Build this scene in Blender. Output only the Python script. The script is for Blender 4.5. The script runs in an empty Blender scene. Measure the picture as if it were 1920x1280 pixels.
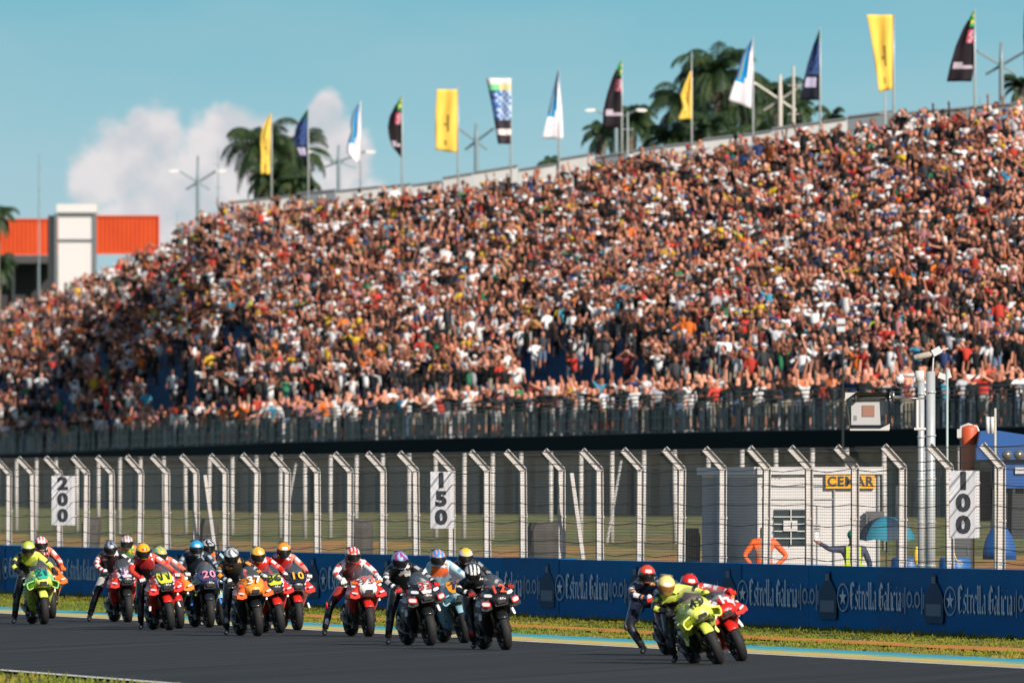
import bpy, bmesh, math, random
import numpy as np
from mathutils import Vector, Matrix
random.seed(7); rng = np.random.default_rng(11)
R = math.radians
# ------------------------------------------------------------------ camera
FPX = 29400.0; HZ = 916.0; CH = 2.42           # focal length in 1920-px units, horizon row, camera height
scene = bpy.context.scene
cam_d = bpy.data.cameras.new('camera'); cam = bpy.data.objects.new('camera', cam_d)
scene.collection.objects.link(cam); scene.camera = cam
cam_d.sensor_width = 36.0; cam_d.lens = FPX / 1920 * 36.0
cam.location = (0, 0, CH); cam.rotation_euler = (math.pi / 2 + math.atan((HZ - 640) / FPX), 0, 0)
cam_d.clip_start = 1.0; cam_d.clip_end = 12000
cam_d.dof.use_dof = True; cam_d.dof.focus_distance = 262.0; cam_d.dof.aperture_fstop = 5.8
# ------------------------------------------------------------------ sky, sun, exposure
SUN_AZ, SUN_EL = 145.0, 28.0                   # azimuth clockwise from the view direction
world = bpy.data.worlds.new('World'); scene.world = world; world.use_nodes = True
NT = world.node_tree; NT.nodes.clear()
def N(nt, typ, **kw):
    n = nt.nodes.new(typ)
    for k, v in kw.items():
        if k.startswith('i_'):
            n.inputs[int(k[2:])].default_value = v
        else: setattr(n, k, v)
    return n
def srgb(r, g, b):
    f = lambda c: (c/255/12.92) if c/255 <= .04045 else ((c/255+.055)/1.055)**2.4
    return (f(r), f(g), f(b), 1)
def ramp(nt, fac, stops):
    n = nt.nodes.new('ShaderNodeValToRGB'); e = n.color_ramp.elements
    while len(e) < len(stops): e.new(.5)
    for i, (p, c) in enumerate(stops): e[i].position = p; e[i].color = c if len(c) == 4 else (*c, 1)
    if fac is not None: nt.links.new(fac, n.inputs[0])
    return n
def math_(nt, op, a, b=None, clamp=False):
    n = nt.nodes.new('ShaderNodeMath'); n.operation = op; n.use_clamp = clamp
    for i, v in enumerate((a, b)):
        if v is None: continue
        if isinstance(v, (int, float)): n.inputs[i].default_value = v
        else: nt.links.new(v, n.inputs[i])
    return n.outputs[0]
def build_sky():
    nt = NT; L = nt.links.new
    out = N(nt, 'ShaderNodeOutputWorld'); bg = N(nt, 'ShaderNodeBackground'); bg.inputs[1].default_value = 1.0
    sky = N(nt, 'ShaderNodeTexSky'); sky.sky_type = 'NISHITA'; sky.sun_disc = False
    sky.sun_elevation = R(SUN_EL); sky.sun_rotation = R(SUN_AZ); sky.air_density = 1.0; sky.dust_density = .6
    sc = N(nt, 'ShaderNodeVectorMath', operation='SCALE'); sc.inputs['Scale'].default_value = 0.09; L(sky.outputs[0], sc.inputs[0])
    tc = N(nt, 'ShaderNodeTexCoord'); sep = N(nt, 'ShaderNodeSeparateXYZ'); L(tc.outputs['Generated'], sep.inputs[0])
    x, y, z = sep.outputs
    # low sky: pale near the horizon, teal a couple of degrees up
    up = math_(nt, 'MULTIPLY', z, FPX / 1000.0)           # ~ thousandths of the view
    low = ramp(nt, up, [(0, srgb(178, 199, 208)), (.35, srgb(178, 207, 217)), (.6, srgb(160, 203, 215)), (.92, srgb(128, 190, 207)), (1, srgb(122, 187, 206))])
    # clouds: soft heaps low in the sky ahead
    ysafe = math_(nt, 'MAXIMUM', y, .05)
    u = math_(nt, 'MULTIPLY', math_(nt, 'DIVIDE', x, ysafe), FPX / 1000); v = math_(nt, 'MULTIPLY', math_(nt, 'DIVIDE', z, ysafe), FPX / 1000)
    cv = N(nt, 'ShaderNodeCombineXYZ'); L(u, cv.inputs[0]); L(v, cv.inputs[1])
    nz = N(nt, 'ShaderNodeTexNoise'); nz.inputs['Scale'].default_value = 10.0; nz.inputs['Detail'].default_value = 8; nz.inputs['Roughness'].default_value = .66; L(cv.outputs[0], nz.inputs['Vector'])
    nn = math_(nt, 'SUBTRACT', nz.outputs[0], .5)
    tot = None
    def blob(px, py, w, h, k=1.0):
        nonlocal tot
        cx, cy = (px - 960) / 1000, (HZ - py) / 1000
        a = math_(nt, 'POWER', math_(nt, 'ABSOLUTE', math_(nt, 'DIVIDE', math_(nt, 'SUBTRACT', u, cx), w / 1000)), 2)
        b = math_(nt, 'POWER', math_(nt, 'ABSOLUTE', math_(nt, 'DIVIDE', math_(nt, 'SUBTRACT', v, cy), h / 1000)), 2)
        d = math_(nt, 'MULTIPLY', math_(nt, 'SUBTRACT', 1.0, math_(nt, 'ADD', a, b)), k)
        tot = d if tot is None else math_(nt, 'MAXIMUM', tot, d)
    for b in ((265, 295, 105, 100), (195, 335, 65, 85), (330, 360, 120, 90), (420, 280, 85, 95), (400, 420, 170, 90), (500, 295, 110, 85),
              (610, 230, 36, 70), (640, 300, 60, 90), (650, 390, 90, 70), (560, 370, 100, 80), (230, 420, 90, 70)): blob(*b)
    m = math_(nt, 'ADD', tot, math_(nt, 'MULTIPLY', nn, 2.6))
    mask = N(nt, 'ShaderNodeMapRange'); mask.interpolation_type = 'SMOOTHSTEP'; L(m, mask.inputs[0]); mask.inputs[1].default_value = -.12; mask.inputs[2].default_value = .62
    nz2 = N(nt, 'ShaderNodeTexNoise'); nz2.inputs['Scale'].default_value = 11.0; nz2.inputs['Detail'].default_value = 4; L(cv.outputs[0], nz2.inputs['Vector'])
    ccol = ramp(nt, nz2.outputs[0], [(.32, srgb(196, 206, 214)), (.48, srgb(220, 217, 221)), (.62, srgb(240, 232, 232))])
    mfac = math_(nt, 'MULTIPLY', mask.outputs[0], .93)
    mx = N(nt, 'ShaderNodeMixRGB'); L(mfac, mx.inputs[0]); L(low.outputs[0], mx.inputs[1]); L(ccol.outputs[0], mx.inputs[2])
    # thin veil higher up
    st = N(nt, 'ShaderNodeMapping'); st.inputs['Scale'].default_value = (1.0, 3.2, 1); L(cv.outputs[0], st.inputs[0])
    nz3 = N(nt, 'ShaderNodeTexNoise'); nz3.inputs['Scale'].default_value = 1.4; nz3.inputs['Detail'].default_value = 3; L(st.outputs[0], nz3.inputs['Vector'])
    vm = N(nt, 'ShaderNodeMapRange'); L(nz3.outputs[0], vm.inputs[0]); vm.inputs[1].default_value = .45; vm.inputs[2].default_value = .75; vm.inputs[4].default_value = .25
    mx2 = N(nt, 'ShaderNodeMixRGB'); L(vm.outputs[0], mx2.inputs[0]); L(mx.outputs[0], mx2.inputs[1]); mx2.inputs[2].default_value = srgb(188, 205, 214)
    # above three degrees the physical sky takes over
    hm = N(nt, 'ShaderNodeMapRange'); hm.interpolation_type = 'SMOOTHSTEP'; L(z, hm.inputs[0]); hm.inputs[1].default_value = .035; hm.inputs[2].default_value = .16
    mx3 = N(nt, 'ShaderNodeMixRGB'); L(hm.outputs[0], mx3.inputs[0]); L(mx2.outputs[0], mx3.inputs[1]); L(sc.outputs[0], mx3.inputs[2])
    L(mx3.outputs[0], bg.inputs[0]); bg.inputs[1].default_value = 2 ** -0.34; L(bg.outputs[0], out.inputs[0])
build_sky()
sun_d = bpy.data.lights.new('sun', 'SUN'); sun_d.energy = 5.0; sun_d.angle = R(.5); sun_d.color = (1.0, .90, .79)
sun = bpy.data.objects.new('sun', sun_d); scene.collection.objects.link(sun)
svec = Vector((math.sin(R(SUN_AZ)) * math.cos(R(SUN_EL)), math.cos(R(SUN_AZ)) * math.cos(R(SUN_EL)), math.sin(R(SUN_EL))))
sun.rotation_euler = svec.to_track_quat('Z', 'Y').to_euler()
scene.view_settings.view_transform = 'Standard'; scene.view_settings.look = 'None'
scene.view_settings.exposure = 0.30; scene.view_settings.gamma = 1.0
scene.render.engine = 'CYCLES'
scene.cycles.max_bounces = 5; scene.cycles.diffuse_bounces = 2; scene.cycles.transparent_max_bounces = 12; scene.cycles.caustics_reflective = False; scene.cycles.caustics_refractive = False
# ------------------------------------------------------------------ helpers
COL = scene.collection
def at(px, py, Y): return Vector(((px - 960) / FPX * Y, Y, CH + (HZ - py) / FPX * Y))
def xat(px, Y): return (px - 960) / FPX * Y
_m = {}
def mat(col, rough=.55, metal=0.0, spec=.5, name=None, coat=0.0, alpha=1.0):
    key = (tuple(round(c, 4) for c in col[:3]), rough, metal, spec, coat, alpha)
    if key in _m: return _m[key]
    m = bpy.data.materials.new(name or 'paint'); m.use_nodes = True
    b = m.node_tree.nodes['Principled BSDF']
    b.inputs['Base Color'].default_value = (*col[:3], 1); b.inputs['Roughness'].default_value = rough
    b.inputs['Metallic'].default_value = metal; b.inputs['Specular IOR Level'].default_value = spec
    b.inputs['Coat Weight'].default_value = coat; b.inputs['Alpha'].default_value = alpha
    _m[key] = m; return m
def noise_mat(name, stops, scale=1.0, stretch=(1, 1, 1), rough=.85, detail=5, rot=0, bump=0, spec=.3, coord='Object', second=None, metal=0):
    m = bpy.data.materials.new(name); m.use_nodes = True; nt = m.node_tree; L = nt.links.new
    b = nt.nodes['Principled BSDF']; b.inputs['Roughness'].default_value = rough; b.inputs['Specular IOR Level'].default_value = spec; b.inputs['Metallic'].default_value = metal
    tc = N(nt, 'ShaderNodeTexCoord'); mp = N(nt, 'ShaderNodeMapping'); mp.inputs['Rotation'].default_value = (0, 0, rot)
    mp2 = N(nt, 'ShaderNodeMapping'); mp2.inputs['Scale'].default_value = stretch
    L(tc.outputs[coord], mp.inputs[0]); L(mp.outputs[0], mp2.inputs[0])
    nz = N(nt, 'ShaderNodeTexNoise'); nz.inputs['Scale'].default_value = scale; nz.inputs['Detail'].default_value = detail; nz.inputs['Roughness'].default_value = .6
    L(mp2.outputs[0], nz.inputs['Vector']); r = ramp(nt, nz.outputs[0], stops); col = r.outputs[0]
    if second:
        (sc2, st2, stops2, mode) = second
        mp3 = N(nt, 'ShaderNodeMapping'); mp3.inputs['Scale'].default_value = st2; L(mp.outputs[0], mp3.inputs[0])
        n2 = N(nt, 'ShaderNodeTexNoise'); n2.inputs['Scale'].default_value = sc2; n2.inputs['Detail'].default_value = 5; L(mp3.outputs[0], n2.inputs['Vector'])
        r2 = ramp(nt, n2.outputs[0], stops2); mx = N(nt, 'ShaderNodeMixRGB'); mx.blend_type = mode; mx.inputs[0].default_value = 1.0
        L(col, mx.inputs[1]); L(r2.outputs[0], mx.inputs[2]); col = mx.outputs[0]
    L(col, b.inputs['Base Color'])
    if bump:
        bp = N(nt, 'ShaderNodeBump'); bp.inputs['Strength'].default_value = bump; bp.inputs['Distance'].default_value = .02; L(nz.outputs[0], bp.inputs['Height']); L(bp.outputs[0], b.inputs['Normal'])
    return m
class MB:
    def __init__(s): s.v = []; s.f = []; s.m = []
    def add(s, vs, fs, m=0):
        o = len(s.v); s.v += [tuple(p) for p in vs]; s.f += [tuple(i + o for i in f) for f in fs]; s.m += [m] * len(fs); return s
    def box(s, c, d, m=0, M=None):
        x, y, z = d[0]/2, d[1]/2, d[2]/2
        vs = [Vector((a*x, b*y, e*z)) for e in (-1, 1) for b in (-1, 1) for a in (-1, 1)]
        if M is not None: vs = [M @ p for p in vs]
        c = Vector(c); vs = [p + c for p in vs]
        return s.add(vs, [(0,2,3,1),(4,5,7,6),(0,1,5,4),(2,6,7,3),(0,4,6,2),(1,3,7,5)], m)
    def beam(s, p0, p1, w, h, up=(0,0,1), m=0):
        p0, p1 = Vector(p0), Vector(p1); d = (p1-p0).normalized(); u = Vector(up)
        a = d.cross(u)
        if a.length < 1e-4: a = Vector((1,0,0))
        a.normalize(); b = a.cross(d).normalized()
        vs = [p + a*(i*w/2) + b*(j*h/2) for p in (p0, p1) for i, j in ((-1,-1),(1,-1),(1,1),(-1,1))]
        return s.add(vs, [(0,1,5,4),(1,2,6,5),(2,3,7,6),(3,0,4,7),(3,2,1,0),(4,5,6,7)], m)
    def path(s, pts, rs, n=8, m=0, cap=True):
        pts = [Vector(p) for p in pts]; rs = rs if isinstance(rs, (list, tuple)) else [rs]*len(pts)
        rings = []; prev = None
        for i, p in enumerate(pts):
            d = (pts[min(i+1, len(pts)-1)] - pts[max(i-1, 0)]).normalized()
            a = (prev - d*prev.dot(d)) if prev is not None else d.cross(Vector((0,0,1)) if abs(d.z) < .9 else Vector((1,0,0)))
            a.normalize(); prev = a; b = d.cross(a)
            rings.append([p + (a*math.cos(2*math.pi*k/n) + b*math.sin(2*math.pi*k/n))*rs[i] for k in range(n)])
        return s.loft(rings, m, cap)
    def loft(s, rings, m=0, cap=True, closed=True):
        n = len(rings[0]); vs = [p for r in rings for p in r]; fs = []
        for i in range(len(rings)-1):
            for k in range(n if closed else n-1):
                k2 = (k+1) % n; fs.append((i*n+k, i*n+k2, (i+1)*n+k2, (i+1)*n+k))
        if cap and closed: fs.append(tuple(range(n))[::-1]); fs.append(tuple((len(rings)-1)*n+k for k in range(n)))
        return s.add(vs, fs, m)
    def ell(s, c, r, nu=12, nv=8, m=0, M=None):
        rings = []
        for j in range(nv+1):
            t = math.pi*j/nv; rings.append([Vector((math.cos(2*math.pi*k/nu)*math.sin(t)*r[0], math.sin(2*math.pi*k/nu)*math.sin(t)*r[1], math.cos(t)*r[2])) for k in range(nu)])
        rings[0] = [Vector((0,0,r[2]))]*nu; rings[-1] = [Vector((0,0,-r[2]))]*nu
        rings = [[(M @ p if M is not None else p) + Vector(c) for p in q] for q in rings]
        return s.loft(rings[::-1], m, cap=False)
    def torus(s, c, R0, w, h, nu=40, prof=10, m=0, p=2.2):   # wheel torus round the x axis
        rings = []
        for i in range(nu):
            a = 2*math.pi*i/nu; q = []
            for k in range(prof):
                t = 2*math.pi*k/prof; ct, st = math.cos(t), math.sin(t)
                xx = w*math.copysign(abs(ct)**(2/p), ct); rr = R0 + h*math.copysign(abs(st)**(2/p), st)
                q.append(Vector((c[0]+xx, c[1]+rr*math.cos(a), c[2]+rr*math.sin(a))))
            rings.append(q)
        rings.append(rings[0]); return s.loft(rings, m, cap=False)
    def mesh(s, name, mats, smooth=False):
        me = bpy.data.meshes.new(name); me.from_pydata(s.v, [], s.f)
        for q in (mats if isinstance(mats, (list, tuple)) else [mats]): me.materials.append(q)
        me.polygons.foreach_set('material_index', s.m); me.polygons.foreach_set('use_smooth', [smooth]*len(s.f)); me.update(); return me
    def build(s, name, mats, parent=None, smooth=False, loc=None):
        o = bpy.data.objects.new(name, s.mesh(name, mats, smooth)); COL.objects.link(o)
        if parent: o.parent = parent
        if loc is not None: o.location = loc
        return o
def link(name, me, parent=None, loc=None):
    o = bpy.data.objects.new(name, me); COL.objects.link(o)
    if parent: o.parent = parent
    if loc is not None: o.location = loc
    return o
def tag(o, label=None, cat=None, group=None, kind=None):
    if label: o['label'] = label
    if cat: o['category'] = cat
    if group: o['group'] = group
    if kind: o['kind'] = kind
    return o
def thing(name, loc, label, cat, group=None, rot=(0,0,0)):
    o = bpy.data.objects.new(name, None); COL.objects.link(o); o.location = loc; o.rotation_euler = rot; o.empty_display_size = .2
    return tag(o, label, cat, group)
def copy_tree(o, parent=None):
    c = o.copy(); COL.objects.link(c); c.parent = parent
    for ch in list(o.children): copy_tree(ch, c)
    return c
def apply_mods(o):
    dg = bpy.context.evaluated_depsgraph_get(); dg.update()
    me = bpy.data.meshes.new_from_object(o.evaluated_get(dg)); return me
def subsurf(mb, name, mats, lv=1):
    o = mb.build(name, mats, smooth=True); md = o.modifiers.new('s', 'SUBSURF'); md.levels = lv
    me = apply_mods(o); bpy.data.objects.remove(o); me.name = name; return me
_txt = {}
def text_mesh(body, size, m, xs=1.0, off=0.0, align='CENTER'):
    cu = bpy.data.curves.new('t', 'FONT'); cu.body = body; cu.size = size; cu.align_x = align; cu.align_y = 'CENTER'; cu.offset = off; cu.space_character = 1.12 if size < .3 else 1.0; cu.fill_mode = 'FRONT'; cu.resolution_u = 3
    cu.extrude = .002
    o = bpy.data.objects.new('t', cu); COL.objects.link(o); me = apply_mods(o); bpy.data.objects.remove(o)
    me.materials.clear(); me.materials.append(m)
    for v in me.vertices: v.co.x *= xs
    return me
def text_obj(name, body, size, m, M, parent=None, xs=1.0, off=0.0):
    me = text_mesh(body, size, m, xs, off); me.name = name
    me.transform(M); return link(name, me, parent)
def frame(o, xdir, ydir):        # matrix whose local x,y map to given directions at o
    x = Vector(xdir).normalized(); y = Vector(ydir).normalized(); z = x.cross(y)
    return Matrix.Translation(o) @ Matrix((x, y, z)).transposed().to_4x4()
# the track-side wall line; s runs away from the camera, o = offset towards the track
W0 = Vector((8.31, 254.5, 0)); WU = Vector((-.1769, .9842, 0)); WN = Vector((-.9842, -.1769, 0))
def wl(s, o=0.0, z=0.0): p = W0 + WU*s + WN*o; return Vector((p.x, p.y, z))
# ------------------------------------------------------------------ common materials
WHITE = (.78, .76, .74)
m_white = mat((.60, .585, .585), .55); m_galv = noise_mat('galvanised steel', [(.3, (.36, .39, .40)), (.7, (.52, .55, .56))], 3, (1,1,.4), .45, metal=.3)
m_black = mat((.012, .014, .016), .5); m_rubber = mat((.018, .018, .019), .7, spec=.3)
m_steel = mat((.35, .36, .38), .3, .9); m_dark = mat((.03, .035, .04), .45)
m_post = noise_mat('white painted steel', [(.27, (.30, .22, .17)), (.34, (.46, .44, .42)), (.7, (.60, .575, .56))], 2.3, (1,1,.6), .55, coord='Object')
m_conc = noise_mat('concrete', [(.3, (.26, .26, .25)), (.7, (.38, .37, .36))], .6, (1,1,1), .9)
m_wire = mat((.05, .06, .065), .6, .2)
# ------------------------------------------------------------------ ground, track, kerbs
ANG = math.atan2(.1769, .9842)
def strip(name, o0, o1, z, material, s0=-260, s1=900, step=20):
    mb = MB(); n = int((s1-s0)/step)
    for i in range(n):
        a, b = s0+i*step, s0+(i+1)*step
        mb.add([wl(a, o0, z), wl(b, o0, z), wl(b, o1, z), wl(a, o1, z)], [(0, 1, 2, 3)])
    o = mb.build(name, material); tag(o, kind='structure'); return o
m_grass_ground = noise_mat('turf', [(.36, (.34, .15, .04)), (.46, (.17, .15, .035)), (.56, (.09, .125, .02)), (.75, (.13, .16, .03))], .22, (2.4, .16, 1), .95, rot=ANG,
                           second=(9.0, (1, .5, 1), [(.3, (.6, .6, .6)), (.7, (1, 1, 1))], 'MULTIPLY'))
m_bank = noise_mat('bank earth and grass', [(.28, (.45, .20, .07)), (.38, (.26, .20, .07)), (.5, (.17, .19, .06)), (.8, (.22, .25, .07))], .075, (1.6, .30, 1), .95, rot=ANG,
                   second=(1.5, (1, .3, 1), [(.3, (.55, .55, .55)), (.7, (1, 1, 1))], 'MULTIPLY'))
m_asph = noise_mat('asphalt', [(.32, (.008, .009, .009)), (.43, (.016, .018, .018)), (.55, (.024, .026, .0265)), (.70, (.042, .042, .041))], .55, (5.0, .05, 1), .80, rot=ANG, detail=7, spec=.35,
                   second=(60.0, (1, .4, 1), [(.3, (.72, .72, .72)), (.7, (1.1, 1.1, 1.1))], 'MULTIPLY'))
mb = MB(); mb.add([(-900, -120, -.02), (900, -120, -.02), (900, 4000, -.02), (-900, 4000, -.02)], [(0, 1, 2, 3)])
g = mb.build('ground', m_grass_ground); tag(g, kind='structure')
# terrain rises from the debris fence to the grandstand
prof = [(-.4, 0.0), (-3, .10), (-8, .55), (-14, 1.05), (-20, 1.30), (-30, 1.42), (-45, 1.48), (-75, 1.5), (-320, 1.5)]
mb = MB(); ss = list(range(-260, 1400, 12)); vs = []
for s in ss:
    for (o, z) in prof: vs.append(wl(s, o, z + (random.uniform(-.07, .07) if -46 < o < -3 else 0)))
n = len(prof); mb.add(vs, [(i*n+k, (i+1)*n+k, (i+1)*n+k+1, i*n+k+1) for i in range(len(ss)-1) for k in range(n-1)])
m_dirt = noise_mat('dirt and dry grass', [(.32, (.52, .20, .06)), (.45, (.46, .26, .07)), (.56, (.28, .24, .07)), (.75, (.20, .22, .05))], .12, (1.6, .30, 1), .95, rot=ANG,
                   second=(1.5, (1, .3, 1), [(.3, (.55, .55, .55)), (.7, (1, 1, 1))], 'MULTIPLY'))
mb.m = [(0 if k < 3 else 1) for i in range(len(ss)-1) for k in range(n-1)]
tag(mb.build('terrain', [m_dirt, m_bank], smooth=True), kind='structure')
strip('track', 8.9, 23.1, .012, m_asph)
m_line = noise_mat('white line paint', [(.3, (.55, .54, .50)), (.6, (.78, .77, .73))], 3, (1, .1, 1), .7, rot=ANG)
strip('edge_line', 9.02, 9.24, .017, m_line); strip('near_edge_line', 22.9, 23.1, .017, m_line)
m_kblue = noise_mat('blue kerb paint', [(.3, (.03, .30, .45)), (.7, (.04, .40, .55))], 2, (1, .1, 1), .6, rot=ANG)
m_kyel = mat((.66, .50, .13), .6); m_kcre = mat((.68, .62, .48), .6); m_kgrn = mat((.16, .42, .30), .6)
def kerb():
    mb = MB(); h = .05
    for i in range(70):
        a = -120 + i*9.0; b = a + 9.0
        def q(o0, o1, za, zb, m, s0=a, s1=b, o2=None, o3=None):
            o2 = o0 if o2 is None else o2; o3 = o1 if o3 is None else o3
            mb.add([wl(s0, o0, za), wl(s1, o2, za), wl(s1, o3, zb), wl(s0, o1, zb)], [(0, 1, 2, 3)], m)
        q(7.55, 8.2, h, h, 0); q(7.55, 7.55, 0, h, 0)
        q(8.2, 8.45, h, .045, 2, o3=8.75); q(8.45, 9.0, .045, .02, 1, o2=8.75, o3=9.0)
        q(8.95, 9.02, .02, .014, 3)
    o = mb.build('kerb', [m_kblue, m_kyel, m_kgrn, m_kcre]); tag(o, kind='structure')
kerb()
strip('dirt_strip', 3.5, 4.7, .006, noise_mat('orange soil', [(.3, (.42, .15, .02)), (.6, (.56, .24, .04)), (.8, (.30, .20, .03))], .6, (1, .3, 1), .95, rot=ANG), -60, 60, 6)
def grass_blades():
    v = []; f = []; 
    def tuft(p, h, w, k=3):
        for _ in range(k):
            a = random.uniform(0, 6.28); dx, dy = math.cos(a)*w, math.sin(a)*w; ln = random.uniform(-.5, .5)*h
            q = (p.x+random.uniform(-.06, .06), p.y+random.uniform(-.3, .3)); o = len(v)
            v.extend([(q[0]-dx, q[1]-dy, p.z), (q[0]+dx, q[1]+dy, p.z), (q[0]+ln, q[1]+ln*.5, p.z+h*random.uniform(.6, 1.25))]); f.append((o, o+1, o+2))
    for i in range(27000):
        s = random.uniform(-30, 135); o = random.uniform(.15, 7.5)
        clump = math.sin(s*.9+o*2.1)*math.sin(s*.37-o*1.3)
        if clump < -.80 and o > 1 and o < 6: continue
        if s < 52 and 3.6+.2*math.sin(s*.5) < o < 4.5+.25*math.sin(s*.31): continue
        h = .016 + .022*random.random() + max(0, .10*(1.1-o)) * random.random()
        tuft(wl(s, o, 0), h, .016, 3)
    for i in range(2500):
        s = random.uniform(-80, -10); tuft(wl(s, random.uniform(23.3, 27), 0), random.uniform(.03, .09), .02, 3)
    me = bpy.data.meshes.new('grass'); me.from_pydata(v, [], f)
    me.materials.append(noise_mat('grass blades', [(.32, (.36, .21, .03)), (.42, (.21, .20, .02)), (.56, (.115, .16, .014)), (.75, (.17, .215, .02))], .35, (2.2, .2, 1), .8, rot=ANG))
    tag(link('grass', me), 'short green and straw grass between the blue wall and the kerb', 'grass', kind='stuff')
grass_blades()
# ------------------------------------------------------------------ blue barrier wall
m_wall = noise_mat('blue banner', [(.3, (.008, .135, .37)), (.7, (.010, .175, .46))], .8, (1, .15, 3), .85, rot=ANG, spec=.08, bump=0)
m_wall_b = noise_mat('blue banner', [(.3, (.007, .12, .33)), (.7, (.010, .155, .41))], 1.1, (1, .2, 3), .8, rot=ANG, spec=.08)
m_wall_c = noise_mat('blue banner', [(.3, (.009, .145, .36)), (.7, (.012, .185, .47))], .6, (1, .2, 3), .9, rot=ANG, spec=.06)
m_let = mat((.60, .70, .80), .6); m_let2 = mat((.24, .33, .45), .6)
WH = 1.10
GL = {'e': ([[(0,.85),(0,.15)],[(0,.15),(.26,0),(.42,.12)],[(0,.85),(.24,1.0),(.40,.75),(.0,.5)]], .60),
 's': ([[(.40,.9),(.2,1),(0,.82),(.05,.62),(.36,.42),(.38,.15),(.2,0),(0,.1)]], .60),
 't': ([[(.12,1.35),(.12,.15),(.3,0),(.40,.1)],[(-.06,.95),(.36,.95)]], .54), 'r': ([[(0,.98),(.05,.85),(.05,0)],[(.05,.75),(.26,1),(.38,.86)]], .55),
 'l': ([[(0,1.5),(.08,1.38),(.08,.15),(.24,0)]], .40), 'i': ([[(0,.98),(.07,.85),(.07,.12),(.22,0)],[(.05,1.24),(.10,1.30)]], .38),
 'a': ([[(.03,.85),(.22,1),(.38,.85),(.38,.12),(.50,0)],[(.38,.6),(.03,.42),(.02,.15),(.18,0),(.38,.18)]], .66),
 'c': ([[(.40,.85),(.23,1),(.02,.85),(.02,.15),(.22,0),(.40,.12)]], .58),
 'E': ([[(.10,1.42),(.04,1.2),(.08,.3),(.34,0),(.74,.2)],[(.1,1.3),(.42,1.5),(.74,1.28)],[(.08,.76),(.58,.82)],[(.36,1.38),(.32,.1)]], .95),
 'G': ([[(.76,1.2),(.48,1.5),(.10,1.2),(.05,.35),(.35,0),(.74,.2),(.74,.72)],[(.44,.70),(.86,.80)],[(.36,1.38),(.36,.2)]], 1.02), ' ': ([], .32)}
def blackletter(mb, s0, z0, word, xs, zs, off, w=.2, m=0):
    hx, hy = w/2*math.cos(R(38)), w/2*math.sin(R(38)); x = 0; kk = 0
    for ch in word:
        st, adv = GL[ch]
        for pl in st:
            for (a, b) in zip(pl[:-1], pl[1:]):
                (ax, ay), (bx, by) = a, b
                P = [(ax-hx, ay-hy), (ax+hx, ay+hy), (bx+hx, by+hy), (bx-hx, by-hy)]
                if (P[1][0]-P[0][0])*(P[2][1]-P[1][1])-(P[1][1]-P[0][1])*(P[2][0]-P[1][0]) > 0: P = P[::-1]
                kk += 1; mb.add([wl(s0-(x+px)*xs, off+(kk % 9)*.002, z0+py*zs) for px, py in P], [(0, 1, 2, 3)], m)
        x += adv
    return x
def disc(mb, s, z, rs, rz, off, m=0, n=20, r0=0.0):
    if r0 == 0: mb.add([wl(s-math.cos(2*math.pi*k/n)*rs, off, z+math.sin(2*math.pi*k/n)*rz) for k in range(n)], [tuple(range(n))], m)
    else:
        vs = [wl(s-math.cos(2*math.pi*k/n)*rs*q, off, z+math.sin(2*math.pi*k/n)*rz*q) for k in range(n) for q in (1, r0)]
        mb.add(vs, [(2*k, 2*((k+1) % n), 2*((k+1) % n)+1, 2*k+1) for k in range(n)], m)
bw = thing('barrier_wall', wl(0), 'long blue advertising barrier with pale blackletter words running behind the grass strip', 'barrier')
def rel(o): o.parent = bw; o.matrix_parent_inverse = Matrix.Translation(-bw.location); return o
mb = MB()
for i in range(-12, 62):
    a, b = i*6.0, i*6.0+5.985; wob = random.uniform(-.02, .016); half = len(mb.f); tz = WH + random.uniform(-.008, .008)
    mb.add([wl(a, wob, 0), wl(b, wob, 0), wl(b, wob, tz), wl(a, wob, tz), wl(a, -.35, 0), wl(b, -.35, 0), wl(b, -.35, tz), wl(a, -.35, tz)],
           [(0, 1, 2, 3), (3, 2, 6, 7), (5, 4, 7, 6), (1, 5, 6, 2), (0, 3, 7, 4)])
mb.m = [(q//5*7 % 3) for q in range(len(mb.f))]; rel(mb.build('panel', [m_wall, m_wall_b, m_wall_c]))
m_bot = mat((.04, .09, .17), .8, spec=.1); m_bot2 = mat((.13, .19, .27), .8)
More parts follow.
